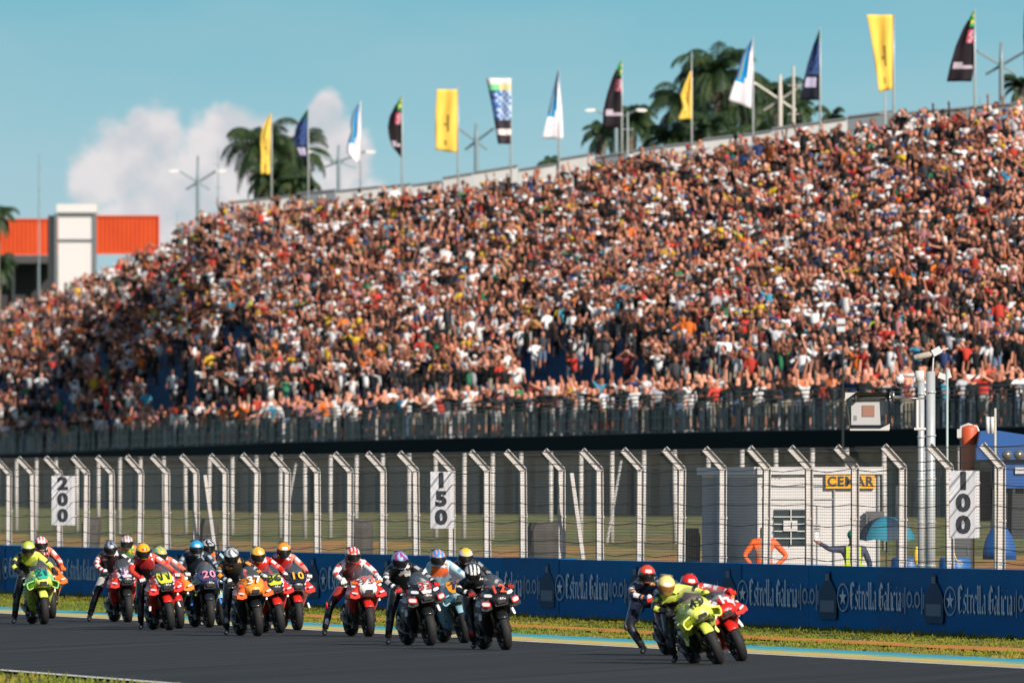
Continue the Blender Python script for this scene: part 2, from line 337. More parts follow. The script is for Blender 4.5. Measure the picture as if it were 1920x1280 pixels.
for k in range(-2, 26):
    base = 7.1 + 9.0*k
    if -45 < base < 190:
        mb = MB(); blackletter(mb, base-2.0, .37, 'Estrella Galicia', .485, .305, .022); rel(mb.build('lettering', m_let))
        mb = MB(); s = base-1.32; disc(mb, s, .56, .50, .25, .020, 0, r0=.86)
        pts = [wl(s-math.sin(math.pi*j/5)*(.32 if j % 2 == 0 else .13), .022, .56+math.cos(math.pi*j/5)*(.15 if j % 2 == 0 else .06)) for j in range(10)]
        mb.add(pts+[wl(s, .022, .56)], [(j, (j+1) % 10, 10) for j in range(10)], 1); rel(mb.build('star_emblem', [m_let2, m_let]))
        mb = MB(); s = base+1.7                       # 0.0 between sprigs
        for ds in (.32, -.32): disc(mb, s+ds, .56, .23, .14, .022, 0, r0=.66)
        disc(mb, s, .45, .06, .025, .022)
        for sg in (1, -1):
            for q in range(3): mb.add([wl(s-sg*(.66+.15*q), .021, .57+.10*(2-q)), wl(s-sg*(.73+.15*q), .021, .57+.10*(2-q)), wl(s-sg*(.73+.15*q), .021, .57-.10*(2-q)-.05), wl(s-sg*(.66+.15*q), .021, .57-.10*(2-q)-.05)], [(0, 1, 2, 3)])
        rel(mb.build('zero_emblem', m_let2))
        mb = MB(); s = base                            # bottle
        hp = [(.0, 1.0), (.15, 1.0), (.18, .88), (.32, .82), (.62, .70), (.78, .58), (.78, .26), (.72, .18), (0, .18)]
        pr = [wl(s-x, .024, z) for x, z in hp] + [wl(s+x, .024, z) for x, z in hp[::-1][1:-1]]
        mb.add(pr, [tuple(range(len(pr)))], 0)
        mb.add([wl(s+.62, .030, .50), wl(s-.62, .030, .50), wl(s-.62, .030, .30), wl(s+.62, .030, .30)], [(0, 1, 2, 3)], 1)
        mb.add([wl(s+.16, .030, .96), wl(s-.16, .030, .96), wl(s-.16, .030, .84), wl(s+.16, .030, .84)], [(0, 1, 2, 3)], 1)
        rel(mb.build('bottle_emblem', [m_bot, m_bot2]))
# ------------------------------------------------------------------ debris fence on the wall
fence = thing('debris_fence', wl(0, -.2), 'tall debris fence with white posts bent towards the track behind the blue barrier', 'fence')
def relf(o, f=None):
    f = f or fence; o.parent = f; o.matrix_parent_inverse = Matrix.Translation(-f.location); return o
Mrot = Matrix.Rotation(ANG, 3, 'Z')
mp = MB()
def hpost(mb):
    # H-section post, web across the view, bent arm at the top; local x = towards track (negative), y = along fence
    for (dx, w, d) in ((0, .125, .012), (-.058, .012, .13), (.058, .012, .13)):
        mb.box((dx, 0, 1.39), (w, d, 2.78))
    d = Vector((-.335, 0, .36)); p0 = Vector((0, 0, 2.78)); p1 = p0 + d*1.0; n = Vector((d.z, 0, -d.x)).normalized()
    mb.beam(p0-d*.04, p1, .012, .125, up=n)
    mb.beam(p0-d*.04+n*.058, p1+n*.058, .13, .012, up=n); mb.beam(p0-d*.04-n*.058, p1-n*.058, .13, .012, up=n)
    for z in (1.2, 1.9): mb.box((0, -.012, z), (.17, .02, .03))
hpost(mp); post_me = mp.mesh('post', m_post)
S0 = 2.8
for k in range(-2, 62):
    o = link('post', post_me, fence); o.location = wl(S0+4*k, -.2)-fence.location; o.rotation_euler = (0, 0, ANG + random.uniform(-.05, .05))
    o.rotation_euler.x = random.uniform(-.008, .008); o.rotation_euler.y = random.uniform(-.013, .013)
def wires(zs, off, s0, s1, r, sag=0.0, lean=None, seg=4.0):
    mb = MB(); h = r/2
    for z in zs:
        s = s0; rings = []
        while s < s1:
            for q, dz in ((0, 0), (.5, -sag*random.uniform(.3, 1.2))):
                c = wl(s+seg*q, off, z+dz); rings.append([c+WN*a*h+Vector((0, 0, b*h)) for a, b in ((-1, -1), (1, -1), (1, 1), (-1, 1))])
            s += seg
        mb.loft(rings)
    return mb
relf(wires([1.22, 1.45, 1.80, 2.15, 2.5, 2.76], -.115, S0-8, S0+240, .013, .05).build('cable', m_wire))
mb = MB()
for t in (.3, .95): 
    mb2 = wires([2.78+.36*t], -.12+.335*t, S0-8, S0+240, .015, .04); mb.add(mb2.v, mb2.f)
relf(mb.build('cable', m_wire))
m_mesh = mat((.13, .12, .105), .8)
relf(wires([1.12+.05*i for i in range(33)], -.11, S0-8, S0+240, .0052, .006).build('wire_mesh', m_mesh))
mb = MB()
for i in range(9): mb2 = wires([2.78+.04*i], -.12+.037*i, S0-8, S0+240, .0052, .006); mb.add(mb2.v, mb2.f)
s = S0-8
while s < S0+200: mb.beam(wl(s, -.11, 1.1), wl(s, -.11, 2.78), .003, .003); mb.beam(wl(s, -.11, 2.78), wl(s, .22, 3.14), .003, .003); s += .16
relf(mb.build('wire_mesh', m_mesh))
# tall shadow-side stiffeners: raking stays seen behind two posts
for sx in (359, 1044):
    Y0 = FPX/(80+.01847*sx); s = (Y0-254.5)/.9842
    mb = MB(); mb.beam(wl(s, -.30, 2.72), wl(s, -.66, .1), .07, .07); relf(mb.build('stay', m_post))
# ------------------------------------------------------------------ inner fence on the bank
f2 = thing('mesh_fence', wl(0, -16, 1.15), 'second mesh fence on thin white tube posts along the grassy bank', 'fence')
mp = MB(); mp.path([(0, 0, 0), (0, 0, 2.28)], .055, 8); mp.path([(0, 0, 2.28), (0, 0, 2.31)], [.062, .05], 8); tp = mp.mesh('post', m_post, True)
for k in range(-4, 60):
    o = link('post', tp, f2); o.location = wl(3.5+4.1*k, -16, 1.02)-f2.location; o.rotation_euler = (random.uniform(-.006, .006), random.uniform(-.01, .01), 0)
relf(wires([1.2+.09*i for i in range(23)], -15.93, -12, 230, .009, .02).build('wire_mesh', m_mesh), f2)
relf(wires([3.27], -15.93, -12, 230, .03, .02).build('top_wire', m_wire), f2)
for sx in (555, 1165):
    sgn = -1; Yp = 1/((.1769+(sx-960)/FPX*.9842))*(16 + (8.31*.9842+254.5*.1769))   # on the inner fence line
    mb = MB(); p = at(sx, 1000, Yp); p.z = 3.1
    mb.beam(p, (p.x-.35, p.y-.6, 1.1), .04, .04); relf(mb.build('stay', m_post), f2)
# ------------------------------------------------------------------ distance boards hung on the fence
m_board = noise_mat('white board', [(.3, (.54, .55, .60)), (.7, (.62, .62, .65))], 1.5, (1, 1, 1), .5); m_ink = mat((.015, .02, .03), .6)
def dist_board(px, top, bot, w, body, label, side=None):
    ppm = 80+.01847*px; Y = FPX/ppm; z0 = CH+(HZ-bot)/ppm; z1 = CH+(HZ-top)/ppm; X = xat(px, Y)
    X *= (Y-.5)/Y
    b = thing('distance_board', (X, Y-.5, z0), label, 'distance board', 'distance boards on the fence', rot=(0, 0, R(2)))
    h = z1-z0; mb = MB(); mb.box((0, 0, h/2), (w, .03, h)); mb.box((-w/2+.03, .035, h/2), (.03, .05, h*.96)); mb.box((w/2-.03, .035, h/2), (.03, .05, h*.96))
    for z in (.2, h-.2): mb.beam((w/2-.05, .03, z), (w/2+.03, .4, z), .025, .025)
    pn = mb.build('panel', m_board, b)
    for i, ch in enumerate(body):
        text_obj('digit', ch, h*.345, m_ink, frame(Vector((-.02, -.02, h*(.835-.325*i))), (1, 0, 0), (0, 0, 1)), b, 1.18, .022)
dist_board(119, 892, 984, .54, '200', 'white board reading 200 hung on the fence, farthest from the camera')
dist_board(829, 884, 990, .46, '150', 'white board reading 150 hung on the fence above the pack')
dist_board(1808, 882, 1008, .50, '100', 'white board reading 100 hung on the fence by the steel masts')
# dark rounded blocks set over the dark areas behind the fence
m_mottled = noise_mat('mottled dark grey', [(.3, (.045, .042, .04)), (.7, (.085, .08, .075))], 2.5, (1, 1, 1), .9)
def stack(px0, px1, top, Yo, label):
    ppm = 80+.01847*px0; Y = FPX/ppm+Yo; x0, x1 = xat(px0, Y), xat(px1, Y); zt = CH+(HZ-top)*Y/FPX; zb = .0
    mb = MB(); n = 6; w = x1-x0
    rings = []
    for (z, k) in ((0, 1.0), (zt*.3, 1.03), (zt*.62, .99), (zt*.9, .97), (zt, .82)):
        rings.append([Vector((w/2*k*math.copysign(abs(math.cos(a))**.45, math.cos(a))+random.uniform(-.03, .03), .9*k*math.copysign(abs(math.sin(a))**.45, math.sin(a)), z)) for a in [2*math.pi*j/16 for j in range(16)]])
    mb.loft(rings); o = mb.build('dark_block', m_mottled, smooth=False, loc=((x0+x1)/2, Y, zb)); tag(o, label, 'dark block', 'dark blocks behind the fence')
stack(155, 188, 968, 14, 'dark rounded block behind the fence just right of the 200 board')
stack(376, 410, 972, 14, 'dark rounded block behind the fence beside the raking stay')
stack(656, 700, 972, 12, 'dark rounded block behind the fence above the red and white motorcycle')
stack(988, 1062, 978, 12, 'wide dark rounded block behind the fence near the middle')
stack(1283, 1312, 990, 12, 'dark rounded block against the left side of the white cabin')
# ------------------------------------------------------------------ grandstand
def lerp_tab(tab, x):
    xs = [a for a, _ in tab]; ys = [b for _, b in tab]; return float(np.interp(x, xs, ys))
TE = [(-160, 960), (0, 885), (250, 755), (500, 659), (750, 612), (1000, 579), (1200, 546), (1440, 521), (1900, 490), (2120, 478)]
TB = [(-160, 1180), (0, 1080), (200, 970), (330, 880), (420, 835), (800, 745), (1170, 680), (1550, 625), (1920, 586), (2120, 568)]
TTOP = [(-160, 640), (0, 578), (130, 532), (200, 500), (300, 452), (330, 432), (380, 395), (420, 384), (560, 375), (800, 357), (1000, 330), (1200, 292), (1400, 264), (1600, 238), (1750, 216), (1920, 205), (2120, 190)]
TWALL = [(425, 379), (560, 366), (620, 360), (800, 341), (990, 311), (1200, 276), (1400, 252), (1600, 224), (1780, 203), (1920, 192), (2120, 172)]
PZ = 4.37; ZF = 5.62; NR = 22
def YE(px): return lerp_tab(TE, px)
def YF(px): return YE(px) + 3.2/.2
def YB(px): return lerp_tab(TB, px)
def ZB(px): return CH + (HZ-lerp_tab(TTOP, px))/FPX*YB(px) - 1.52
def stand_pt(px, v):
    Y = YF(px)*(1-v)+YB(px)*v; return Vector((xat(px, Y), Y, ZF*(1-v)+ZB(px)*v))
gs = thing('grandstand', (0, 560, 1.5), 'long curved grandstand packed with people behind the debris fence', 'grandstand')
def relg(o): return relf(o, gs)
PX = list(range(-150, 2121, 30))
mb = MB(); 
rings = []
for px in PX:
    r = []
    for i in range(NR):
        p = stand_pt(px, i/NR); q = stand_pt(px, (i+1)/NR); r += [Vector((p.x, p.y, p.z)), Vector((q.x, q.y, p.z))]
    q = stand_pt(px, 1); r.append(q); r.append(Vector((q.x, q.y, 1.4))); rings.append(r)
mb.loft(rings, closed=False, cap=False); relg(mb.build('seating_terrace', mat((.03, .035, .04), .9)))  # concrete coloured near black: shade between the spectators is in the base colour
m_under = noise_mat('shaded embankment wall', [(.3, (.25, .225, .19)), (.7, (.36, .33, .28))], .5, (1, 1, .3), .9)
m_fascia = mat((.006, .016, .019), 1.0, spec=.05)  # near-black tinted teal; the tint stands in for haze over the dark band
def prof_loft(name, fn, m, px=PX):
    mb = MB(); mb.loft([fn(p) for p in px], closed=False, cap=False); return relg(mb.build(name, m))
def ed(px, d=0.0, z=0.0):
    Y = YE(px)+d; return Vector((xat(px, Y), Y, z))
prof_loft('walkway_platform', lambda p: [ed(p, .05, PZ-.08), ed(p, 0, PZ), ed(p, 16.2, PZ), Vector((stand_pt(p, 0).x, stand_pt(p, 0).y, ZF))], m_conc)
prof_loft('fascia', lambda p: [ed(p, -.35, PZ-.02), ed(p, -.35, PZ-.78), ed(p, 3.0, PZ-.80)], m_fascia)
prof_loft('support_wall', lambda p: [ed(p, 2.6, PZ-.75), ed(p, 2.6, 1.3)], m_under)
for px in range(-150, 2120, 46):
    mb = MB(); mb.beam(ed(px, 2.2, 1.3), ed(px, 2.2, PZ-.78), .35, .5); relg(mb.build('column', m_under))
# front railing: posts, rails, slatted screen
m_rail = mat((.035, .045, .05), .5, .3); m_screen = noise_mat('railing screen', [(.3, (.10, .12, .125)), (.7, (.17, .185, .19))], 1.0, (1, 1, .2), .7)
mb = MB()
PXr = list(range(-150, 2120, 10))
for z in (.14, .52, .88, 1.02, 1.16, 1.30):
    for a, b in zip(PXr[:-1], PXr[1:]): mb.beam(ed(a, .2, PZ+z), ed(b, .2, PZ+z), .05, .05)
relg(mb.build('railing', m_rail))
random.seed(5)
px = -40; kpost = 0
while px < 1990:
    mb = MB(); mb.beam(ed(px, .12, PZ), ed(px, .12, PZ+random.choice((1.05, 1.3))), .08, .07); relg(mb.build('railing_post', m_post if random.random() < (.7 if px < 900 else .4) else m_rail)); kpost += 1
    px += random.choice((15, 20, 20, 24, 28))
mb = MB(); px = -150
while px < 2110:                      # slats with narrow gaps
    w = 4.6; mb.add([ed(px, .32, PZ+.05), ed(px+w, .32, PZ+.05), ed(px+w, .32, PZ+.82), ed(px, .32, PZ+.82)], [(0, 1, 2, 3)]); px += 6.4
relg(mb.build('railing_screen', m_screen))
# blue seats
m_seat = mat((.007, .060, .15), .85, spec=.1)
for i in range(0, NR, 1):
    mb = MB(); px = -140; rings = []
    while px < 2100:
        for dpx, hh in ((0, .34), (.5, .64), (5.6, .64), (6.1, .34)):
            p = stand_pt(px+dpx, (i+.55)/NR); z = stand_pt(px+dpx, i/NR).z
            rings.append([Vector((p.x, p.y-.25, z+.18)), Vector((p.x, p.y-.25, z+.24)), Vector((p.x, p.y+.35, z+.24)), Vector((p.x, p.y+.42, z+hh)), Vector((p.x, p.y+.50, z+hh)), Vector((p.x, p.y+.45, z+.18))])
        px += 6.6
    mb.loft(rings)
    relg(mb.build('seat_row', m_seat))
# low wall along the top, in stepped panels with gaps
m_bw = noise_mat('pale cladding', [(.3, (.46, .465, .47)), (.7, (.56, .555, .55))], .5, (1, 1, .2), .6); m_bwd = mat((.16, .18, .20), .6)
def wall_pt(px, dz=0, d=3.0):
    Y = YB(px)+d; return Vector((xat(px, Y), Y, CH+(HZ-lerp_tab(TWALL, px))/FPX*Y + dz))
random.seed(21)
mbs = [MB(), MB(), MB()]; px = 428; k = 0
gaps = [(552, 612), (1098, 1118), (1135, 1192), (1300, 1318), (1688, 1702), (1848, 1862)]
while px < 2110:
    w = random.choice((58, 72, 84)); b = px+w-1.0; dz = random.uniform(-.15, .12)
    inner = px
    mi = 1 if random.random() < .16 else 0
    for (ga, gb) in gaps:
        if ga < px+w/2 < gb: mi = 1
    a0, b0 = wall_pt(px, dz), wall_pt(b, dz); b0.x = xat(b, a0.y+.02*(b0.y-a0.y)); b0.z = CH+(b0.z-CH)*(a0.y+.02*(b0.y-a0.y))/b0.y; b0.y = a0.y+.02*(b0.y-a0.y); t = Vector((0, .25, 0)); dn = Vector((0, 0, 2.6))
    v8 = [a0-dn, b0-dn, b0, a0, a0-dn+t, b0-dn+t, b0+t, a0+t]; fs = [(0, 1, 2, 3), (3, 2, 6, 7), (1, 5, 6, 2), (4, 0, 3, 7), (5, 4, 7, 6)]
    q = MB(); q.add(v8, fs); relg(q.build('parapet_panel', (m_bw, m_bwd)[mi]))
    q = MB(); q.beam(a0+Vector((0, -.05, .03)), b0+Vector((0, -.05, .03)), .12, .07); relg(q.build('parapet_cap', m_bwd))
    px += w
# ------------------------------------------------------------------ crowd: everyone past the front walkway, one mass
SK = [(.68, .31, .20), (.56, .23, .14), (.36, .13, .08), (.74, .35, .25), (.22, .08, .05), (.62, .26, .17), (.09, .04, .028)]
SHIRT = [((.008, .009, .011), 66), ((.04, .043, .05), 12), ((.80, .79, .80), 25), ((.45, .46, .50), 6), ((.50, .045, .03), 6), ((.02, .04, .12), 5), ((.66, .42, .03), 3), ((.03, .18, .09), 2),
         ((.72, .16, .02), 3), ((.05, .30, .46), 2), ((.45, .20, .22), 3), ((.20, .04, .035), 4), ((.40, .48, .06), .5), ((.48, .22, .14), 5)]
SHN = ['black', 'charcoal', 'white', 'grey', 'red', 'navy', 'yellow', 'green', 'orange', 'turquoise', 'pink', 'maroon', 'lime', 'tan']
PANT = [(.02, .022, .028), (.06, .07, .10), (.10, .15, .24), (.30, .26, .20), (.40, .40, .40), (.03, .03, .03)]
HAIR = [((.012, .010, .009), 46, 'dark hair'), ((.06, .03, .015), 14, 'brown hair'), ((.015, .015, .018), 12, 'black cap'), ((.66, .66, .68), 10, 'white cap'), ((.45, .04, .03), 5, 'red cap'), ((.03, .06, .20), 4, 'blue cap'), ((.62, .40, .03), 2, 'yellow cap'), ((.35, .24, .12), 2, 'straw hat')]
def wchoice(ws, n): p = np.array(ws, float); return rng.choice(len(ws), size=n, p=p/p.sum())
# joints of a standing spectator facing -y; pose changes the arms
def pose_arms(kind, rnd):
    L = {}
    j = lambda a: rnd.uniform(-a, a)
    for sg, key in ((-1, 'R'), (1, 'L')):
        sh = Vector((sg*.18, 0, 1.40))
        k = kind
        if kind == 'one arm up': k = 'arms up' if sg < 0 else 'arms down'
        if k == 'arms up': el = sh+Vector((sg*(.12+j(.05)), -.10, .20+j(.06))); ha = el+Vector((sg*(-.02+j(.08)), -.08, .26))
        elif k == 'holding a phone up': el = sh+Vector((sg*(.14+j(.03)), -.16, -.02+j(.06))); ha = Vector((sg*.05, -.40, 1.56+j(.05)))
        elif k == 'clapping': el = sh+Vector((sg*(.16+j(.04)), -.10, -.18)); ha = Vector((sg*.03, -.36, 1.34+j(.06)))
        elif k == 'hands on the rail': el = sh+Vector((sg*(.12+j(.03)), -.12, -.24)); ha = Vector((sg*(.18+j(.05)), -.42, 1.14))
        elif k == 'shading the eyes': el = sh+Vector((sg*(.20), -.14, .04)); ha = Vector((sg*.07, -.16, 1.66))
        else: el = sh+Vector((sg*(.08+j(.03)), .03, -.27)); ha = el+Vector((sg*.01, -.10, -.24))
        L[key] = (sh, el, ha)
    return L
POSES = ['arms up', 'holding a phone up', 'clapping', 'hands on the rail', 'shading the eyes', 'arms down', 'one arm up']
def low_person(kind, rnd, legs=True, hat=False):
    """one low body for the mass; zone 0 skin 1 shirt 2 trousers 3 hair/cap"""
    mb = MB(); A = pose_arms(kind, rnd); lean = rnd.uniform(-.03, .03)
    q = 7
    def ring(z, rx, ry, x=0, y=0): return [Vector((x+math.cos(2*math.pi*k/q+.2)*rx, y+math.sin(2*math.pi*k/q+.2)*ry, z)) for k in range(q)]
    mb.loft([ring(.86, .16, .11), ring(1.10, .145, .10, lean/2), ring(1.34, .185, .115, lean), ring(1.455, .12, .08, lean)], 1)
    mb.path([(lean, 0, 1.44), (lean, -.01, 1.52)], .052, 5, 0, cap=False)
    mb.ell((lean, -.02, 1.615), (.092, .105, .130), 7, 5, 0)
    if hat:
        mb.ell((lean, -.005, 1.665), (.096, .112, .085), 7, 4, 3); mb.box((lean, -.13, 1.655), (.15, .10, .02), 3)
    else: mb.ell((lean, .024, 1.655), (.104, .104, .115), 7, 4, 3)
    for key in 'RL':
        sh, el, ha = A[key]; sh = sh+Vector((lean, 0, 0)); mid = sh.lerp(el, 1.0) if rnd.random() < .35 else sh.lerp(el, .75)
        mb.path([sh, mid], [.062, .058], 5, 1, cap=False); mb.path([mid, el, ha], [.045, .042, .034], 5, 0, cap=False)
        d = (ha-el).normalized(); mb.path([ha, ha+d*.05, ha+d*.14], [.036, .05, .022], 5, 0)
    if kind == 'holding a phone up': mb.box((0, -.47, 1.62), (.08, .015, .15), 3)
    if legs:
        for sg in (-1, 1):
            mb.path([(sg*.08, 0, .90), (sg*.10, -.01, .48)], [.095, .07], 5, 2, cap=False); mb.path([(sg*.10, -.01, .48), (sg*.11, .02, .08)], [.055, .04], 5, 0 if rnd.random() < .45 else 2, cap=False)
            mb.path([(sg*.11, .05, .05), (sg*.12, -.16, .03)], [.05, .045], 5, 2)
    V = np.array([tuple(p) for p in mb.v], np.float32); 
    Z = np.zeros(len(V), int)
    for f, m in zip(mb.f, mb.m): 
        for i in f: Z[i] = m
    return V, mb.f, Z
m_crowd = bpy.data.materials.new('clothes and skin'); m_crowd.use_nodes = True
_b = m_crowd.node_tree.nodes['Principled BSDF']; _b.inputs['Roughness'].default_value = .75; _b.inputs['Specular IOR Level'].default_value = .25
_a = m_crowd.node_tree.nodes.new('ShaderNodeAttribute'); _a.attribute_name = 'dye'; m_crowd.node_tree.links.new(_a.outputs['Color'], _b.inputs['Base Color'])
def mk_crowd():
    rnd = random.Random(3)
    pw = [('arms up', 2), ('holding a phone up', 7), ('clapping', 5), ('shading the eyes', 2), ('arms down', 10), ('one arm up', 2)]
    T = [low_person(k, rnd, legs, h) for k, n in pw for _ in range(n) for legs in (False,) for h in (False, False, True)]
    T2 = [low_person(k, rnd, True, h) for k, n in pw for _ in range(max(1, n//3)) for h in (False, True)]
    pos = []; sel = []
    for i in range(NR+1):
        px = -120+random.uniform(0, 5)
        while px < 2080:
            px += random.uniform(4.2, 13.2)
            v = min(1.0, (i+.12+rng.uniform(-.12, .12))/NR); p = stand_pt(px, v); zt = stand_pt(px, i/NR).z
            yi = HZ-(zt+1.2-CH)/p.y*FPX
            dens = 1.0
            if i < 6: dens = .72
            for (cx, cy, rx, ry, k) in ((1085, 665, 130, 50, .88), (325, 705, 55, 48, .85), (90, 735, 140, 28, .65), (820, 640, 60, 30, .5), (455, 640, 60, 40, .55), (160, 690, 60, 40, .5), (1300, 640, 40, 30, .5), (920, 610, 40, 30, .5)):
                if ((px-cx)/rx)**2+((yi-cy)/ry)**2 < 1: dens = min(dens, 1-k)
            if rng.random() > dens: continue
            if i == NR and (rng.random() < .45): continue
            pos.append((p.x, p.y, zt+rng.uniform(-.10, .20)+(0.15 if rng.random() < .06 else 0), i < 7)); 
    n = len(pos); print('crowd', n)
    sh = wchoice([w for _, w in SHIRT], n); ha = wchoice([w for _, w, _ in HAIR], n); sk = wchoice([5, 6, 6, 3, 3, 6, 1.5], n); pa = rng.integers(0, len(PANT), n)
    V = []; F = []; C = []; nF = []
    off = 0; Lp = []; 
    SHc = np.array([c for c, _ in SHIRT]); HAc = np.array([c for c, _, _ in HAIR]); SKc = np.array(SK); PAc = np.array(PANT)
    capset = {k for k, h in enumerate(HAIR) if 'cap' in h[2] or 'hat' in h[2]}
    Th = [t for t in range(len(T)) if t % 3 == 2]; Tn = [t for t in range(len(T)) if t % 3 != 2]
    flat = {}
    def fl(key, t):
        if key not in flat:
            flat[key] = (np.concatenate([np.array(f) for f in t[1]]), np.array([len(f) for f in t[1]]))
        return flat[key]
    for k in range(n):
        cap = ha[k] in capset
        if pos[k][3]: idx = int(rng.integers(0, len(T2)//2))*2+(1 if cap else 0); t = T2[idx]; key = ('b', idx)
        else: idx = int(rng.choice(Th if cap else Tn)); t = T[idx]; key = ('a', idx)
        v, f, z = t
        yaw = rng.normal(0.0, .55)-.15; s = rng.uniform(.82, 1.02); c_, s_ = math.cos(yaw), math.sin(yaw)
        P = np.empty_like(v); P[:, 0] = (v[:, 0]*c_-v[:, 1]*s_)*s*1.08+pos[k][0]; P[:, 1] = (v[:, 0]*s_+v[:, 1]*c_)*s+pos[k][1]; P[:, 2] = v[:, 2]*s+pos[k][2]
        V.append(P); li, ln = fl(key, t); Lp.append(li+off); nF.append(ln); off += len(v)
        base = SHc[sh[k]]*rng.uniform(.75, 1.15); skin = SKc[sk[k]]*rng.uniform(.45, 1.15); pal = np.stack([skin, base, PAc[pa[k]], HAc[ha[k]]])
        C.append(pal[z])
    V = np.concatenate(V).astype(np.float32); Lp = np.concatenate(Lp).astype(np.int32); nF = np.concatenate(nF).astype(np.int32); C = np.concatenate(C).astype(np.float32)
    me = bpy.data.meshes.new('crowd'); me.vertices.add(len(V)); me.vertices.foreach_set('co', V.ravel())
    me.loops.add(len(Lp)); me.loops.foreach_set('vertex_index', Lp); me.polygons.add(len(nF))
    me.polygons.foreach_set('loop_start', np.concatenate([[0], np.cumsum(nF)[:-1]]).astype(np.int32))
    me.update(calc_edges=True)
    a = me.attributes.new('dye', 'FLOAT_COLOR', 'POINT'); a.data.foreach_set('color', np.concatenate([np.clip(C, 0, 1), np.ones((len(C), 1), np.float32)], 1).ravel())
    me.materials.append(m_crowd); me.polygons.foreach_set('use_smooth', np.ones(len(nF), bool))
    print('faces', len(nF))
    tag(link('crowd', me), 'dense crowd of spectators filling every row of the grandstand', 'crowd', kind='stuff')
mk_crowd()
# ------------------------------------------------------------------ skinned figures
def skin_figure(J, B, root, lv=1):
    """J name->(pos, r); B list of (a, b). Returns a mesh grown round the skeleton."""
    names = list(J); idx = {n: i for i, n in enumerate(names)}
    me = bpy.data.meshes.new('k'); me.from_pydata([tuple(J[n][0]) for n in names], [(idx[a], idx[b]) for a, b in B], [])
    o = bpy.data.objects.new('k', me); COL.objects.link(o)
    sm = o.modifiers.new('s', 'SKIN'); sm.use_smooth_shade = True
    for n in names:
        sv = me.skin_vertices[0].data[idx[n]]; r = J[n][1]; sv.radius = (r, r) if not isinstance(r, tuple) else r
        sv.use_root = (n == root)
    if lv: ss = o.modifiers.new('d', 'SUBSURF'); ss.levels = lv
    out = apply_mods(o); bpy.data.objects.remove(o); bpy.data.meshes.remove(me); return out
def bone_of(me, J, B):
    """nearest bone and the place along it for every face"""
    n = len(me.polygons); c = np.empty(n*3, np.float32); me.polygons.foreach_get('center', c); c = c.reshape(-1, 3)
    best = np.full(n, 1e9); bi = np.zeros(n, int); bt = np.zeros(n)
    for k, (a, b) in enumerate(B):
        pa, pb = np.array(J[a][0]), np.array(J[b][0]); d = pb-pa; L2 = max(float(d@d), 1e-9)
        t = np.clip(((c-pa)@d)/L2, 0, 1); q = pa+t[:, None]*d
        rr = J[a][1] if not isinstance(J[a][1], tuple) else J[a][1][0]; rb = J[b][1] if not isinstance(J[b][1], tuple) else J[b][1][0]
        D = np.linalg.norm(c-q, axis=1)-(rr*(1-t)+rb*t)*.7
        w = D < best; best[w] = D[w]; bi[w] = k; bt[w] = t[w]
    return bi, bt, c
# ---- the 300 spectators nearest the camera, standing along the front walkway
def spectator_template(kind, rnd, hat):
    A = pose_arms(kind, rnd); J = {}; B = []
    J['pel'] = (Vector((0, 0, .93)), (.15, .11)); J['wst'] = (Vector((0, 0, 1.10)), (.13, .10)); J['cst'] = (Vector((0, .0, 1.33)), (.16, .11)); J['nk'] = (Vector((0, -.005, 1.47)), .055)
    J['hd'] = (Vector((0, -.02, 1.58)), (.085, .095)); J['tp'] = (Vector((0, -.01, 1.68)), (.075, .085))
    B += [('pel', 'wst'), ('wst', 'cst'), ('cst', 'nk'), ('nk', 'hd'), ('hd', 'tp')]
    for key in 'RL':
        sh, el, ha = A[key]; J['s'+key] = (sh, .062); J['e'+key] = (el, .045); J['h'+key] = (ha, .036); J['f'+key] = (ha+(ha-el).normalized()*.12, .022)
        B += [('cst', 's'+key), ('s'+key, 'e'+key), ('e'+key, 'h'+key), ('h'+key, 'f'+key)]
    for key, sg in (('R', -1), ('L', 1)):
        J['p'+key] = (Vector((sg*.09, 0, .86)), .095); J['k'+key] = (Vector((sg*.11, -.01, .48)), .065); J['a'+key] = (Vector((sg*.12, .02, .08)), .042); J['t'+key] = (Vector((sg*.13, -.14, .04)), .04)
        B += [('pel', 'p'+key), ('p'+key, 'k'+key), ('k'+key, 'a'+key), ('a'+key, 't'+key)]
    me = skin_figure(J, B, 'pel', 1); bi, bt, c = bone_of(me, J, B); zone = np.zeros(len(bi), int)
    for i in range(len(bi)):
        a, b = B[bi[i]]
        if a in ('pel', 'wst', 'cst') and b in ('wst', 'cst', 'sR', 'sL', 'pel'): z = 1 if c[i][2] > .95 else 2
        elif b == 'nk': z = 1 if bt[i] < .7 else 0
        elif a in ('nk', 'hd'): z = 3 if (c[i][2] > 1.665 or (c[i][1] > .02 and c[i][2] > 1.53)) else 0
        elif a[0] == 's': z = 1 if bt[i] < .9 else 0
        elif a[0] in 'eh': z = 0
        elif b[0] in 'pk': z = 2
        elif a[0] == 'k': z = 4
        else: z = 2
        zone[i] = z
    return me, zone
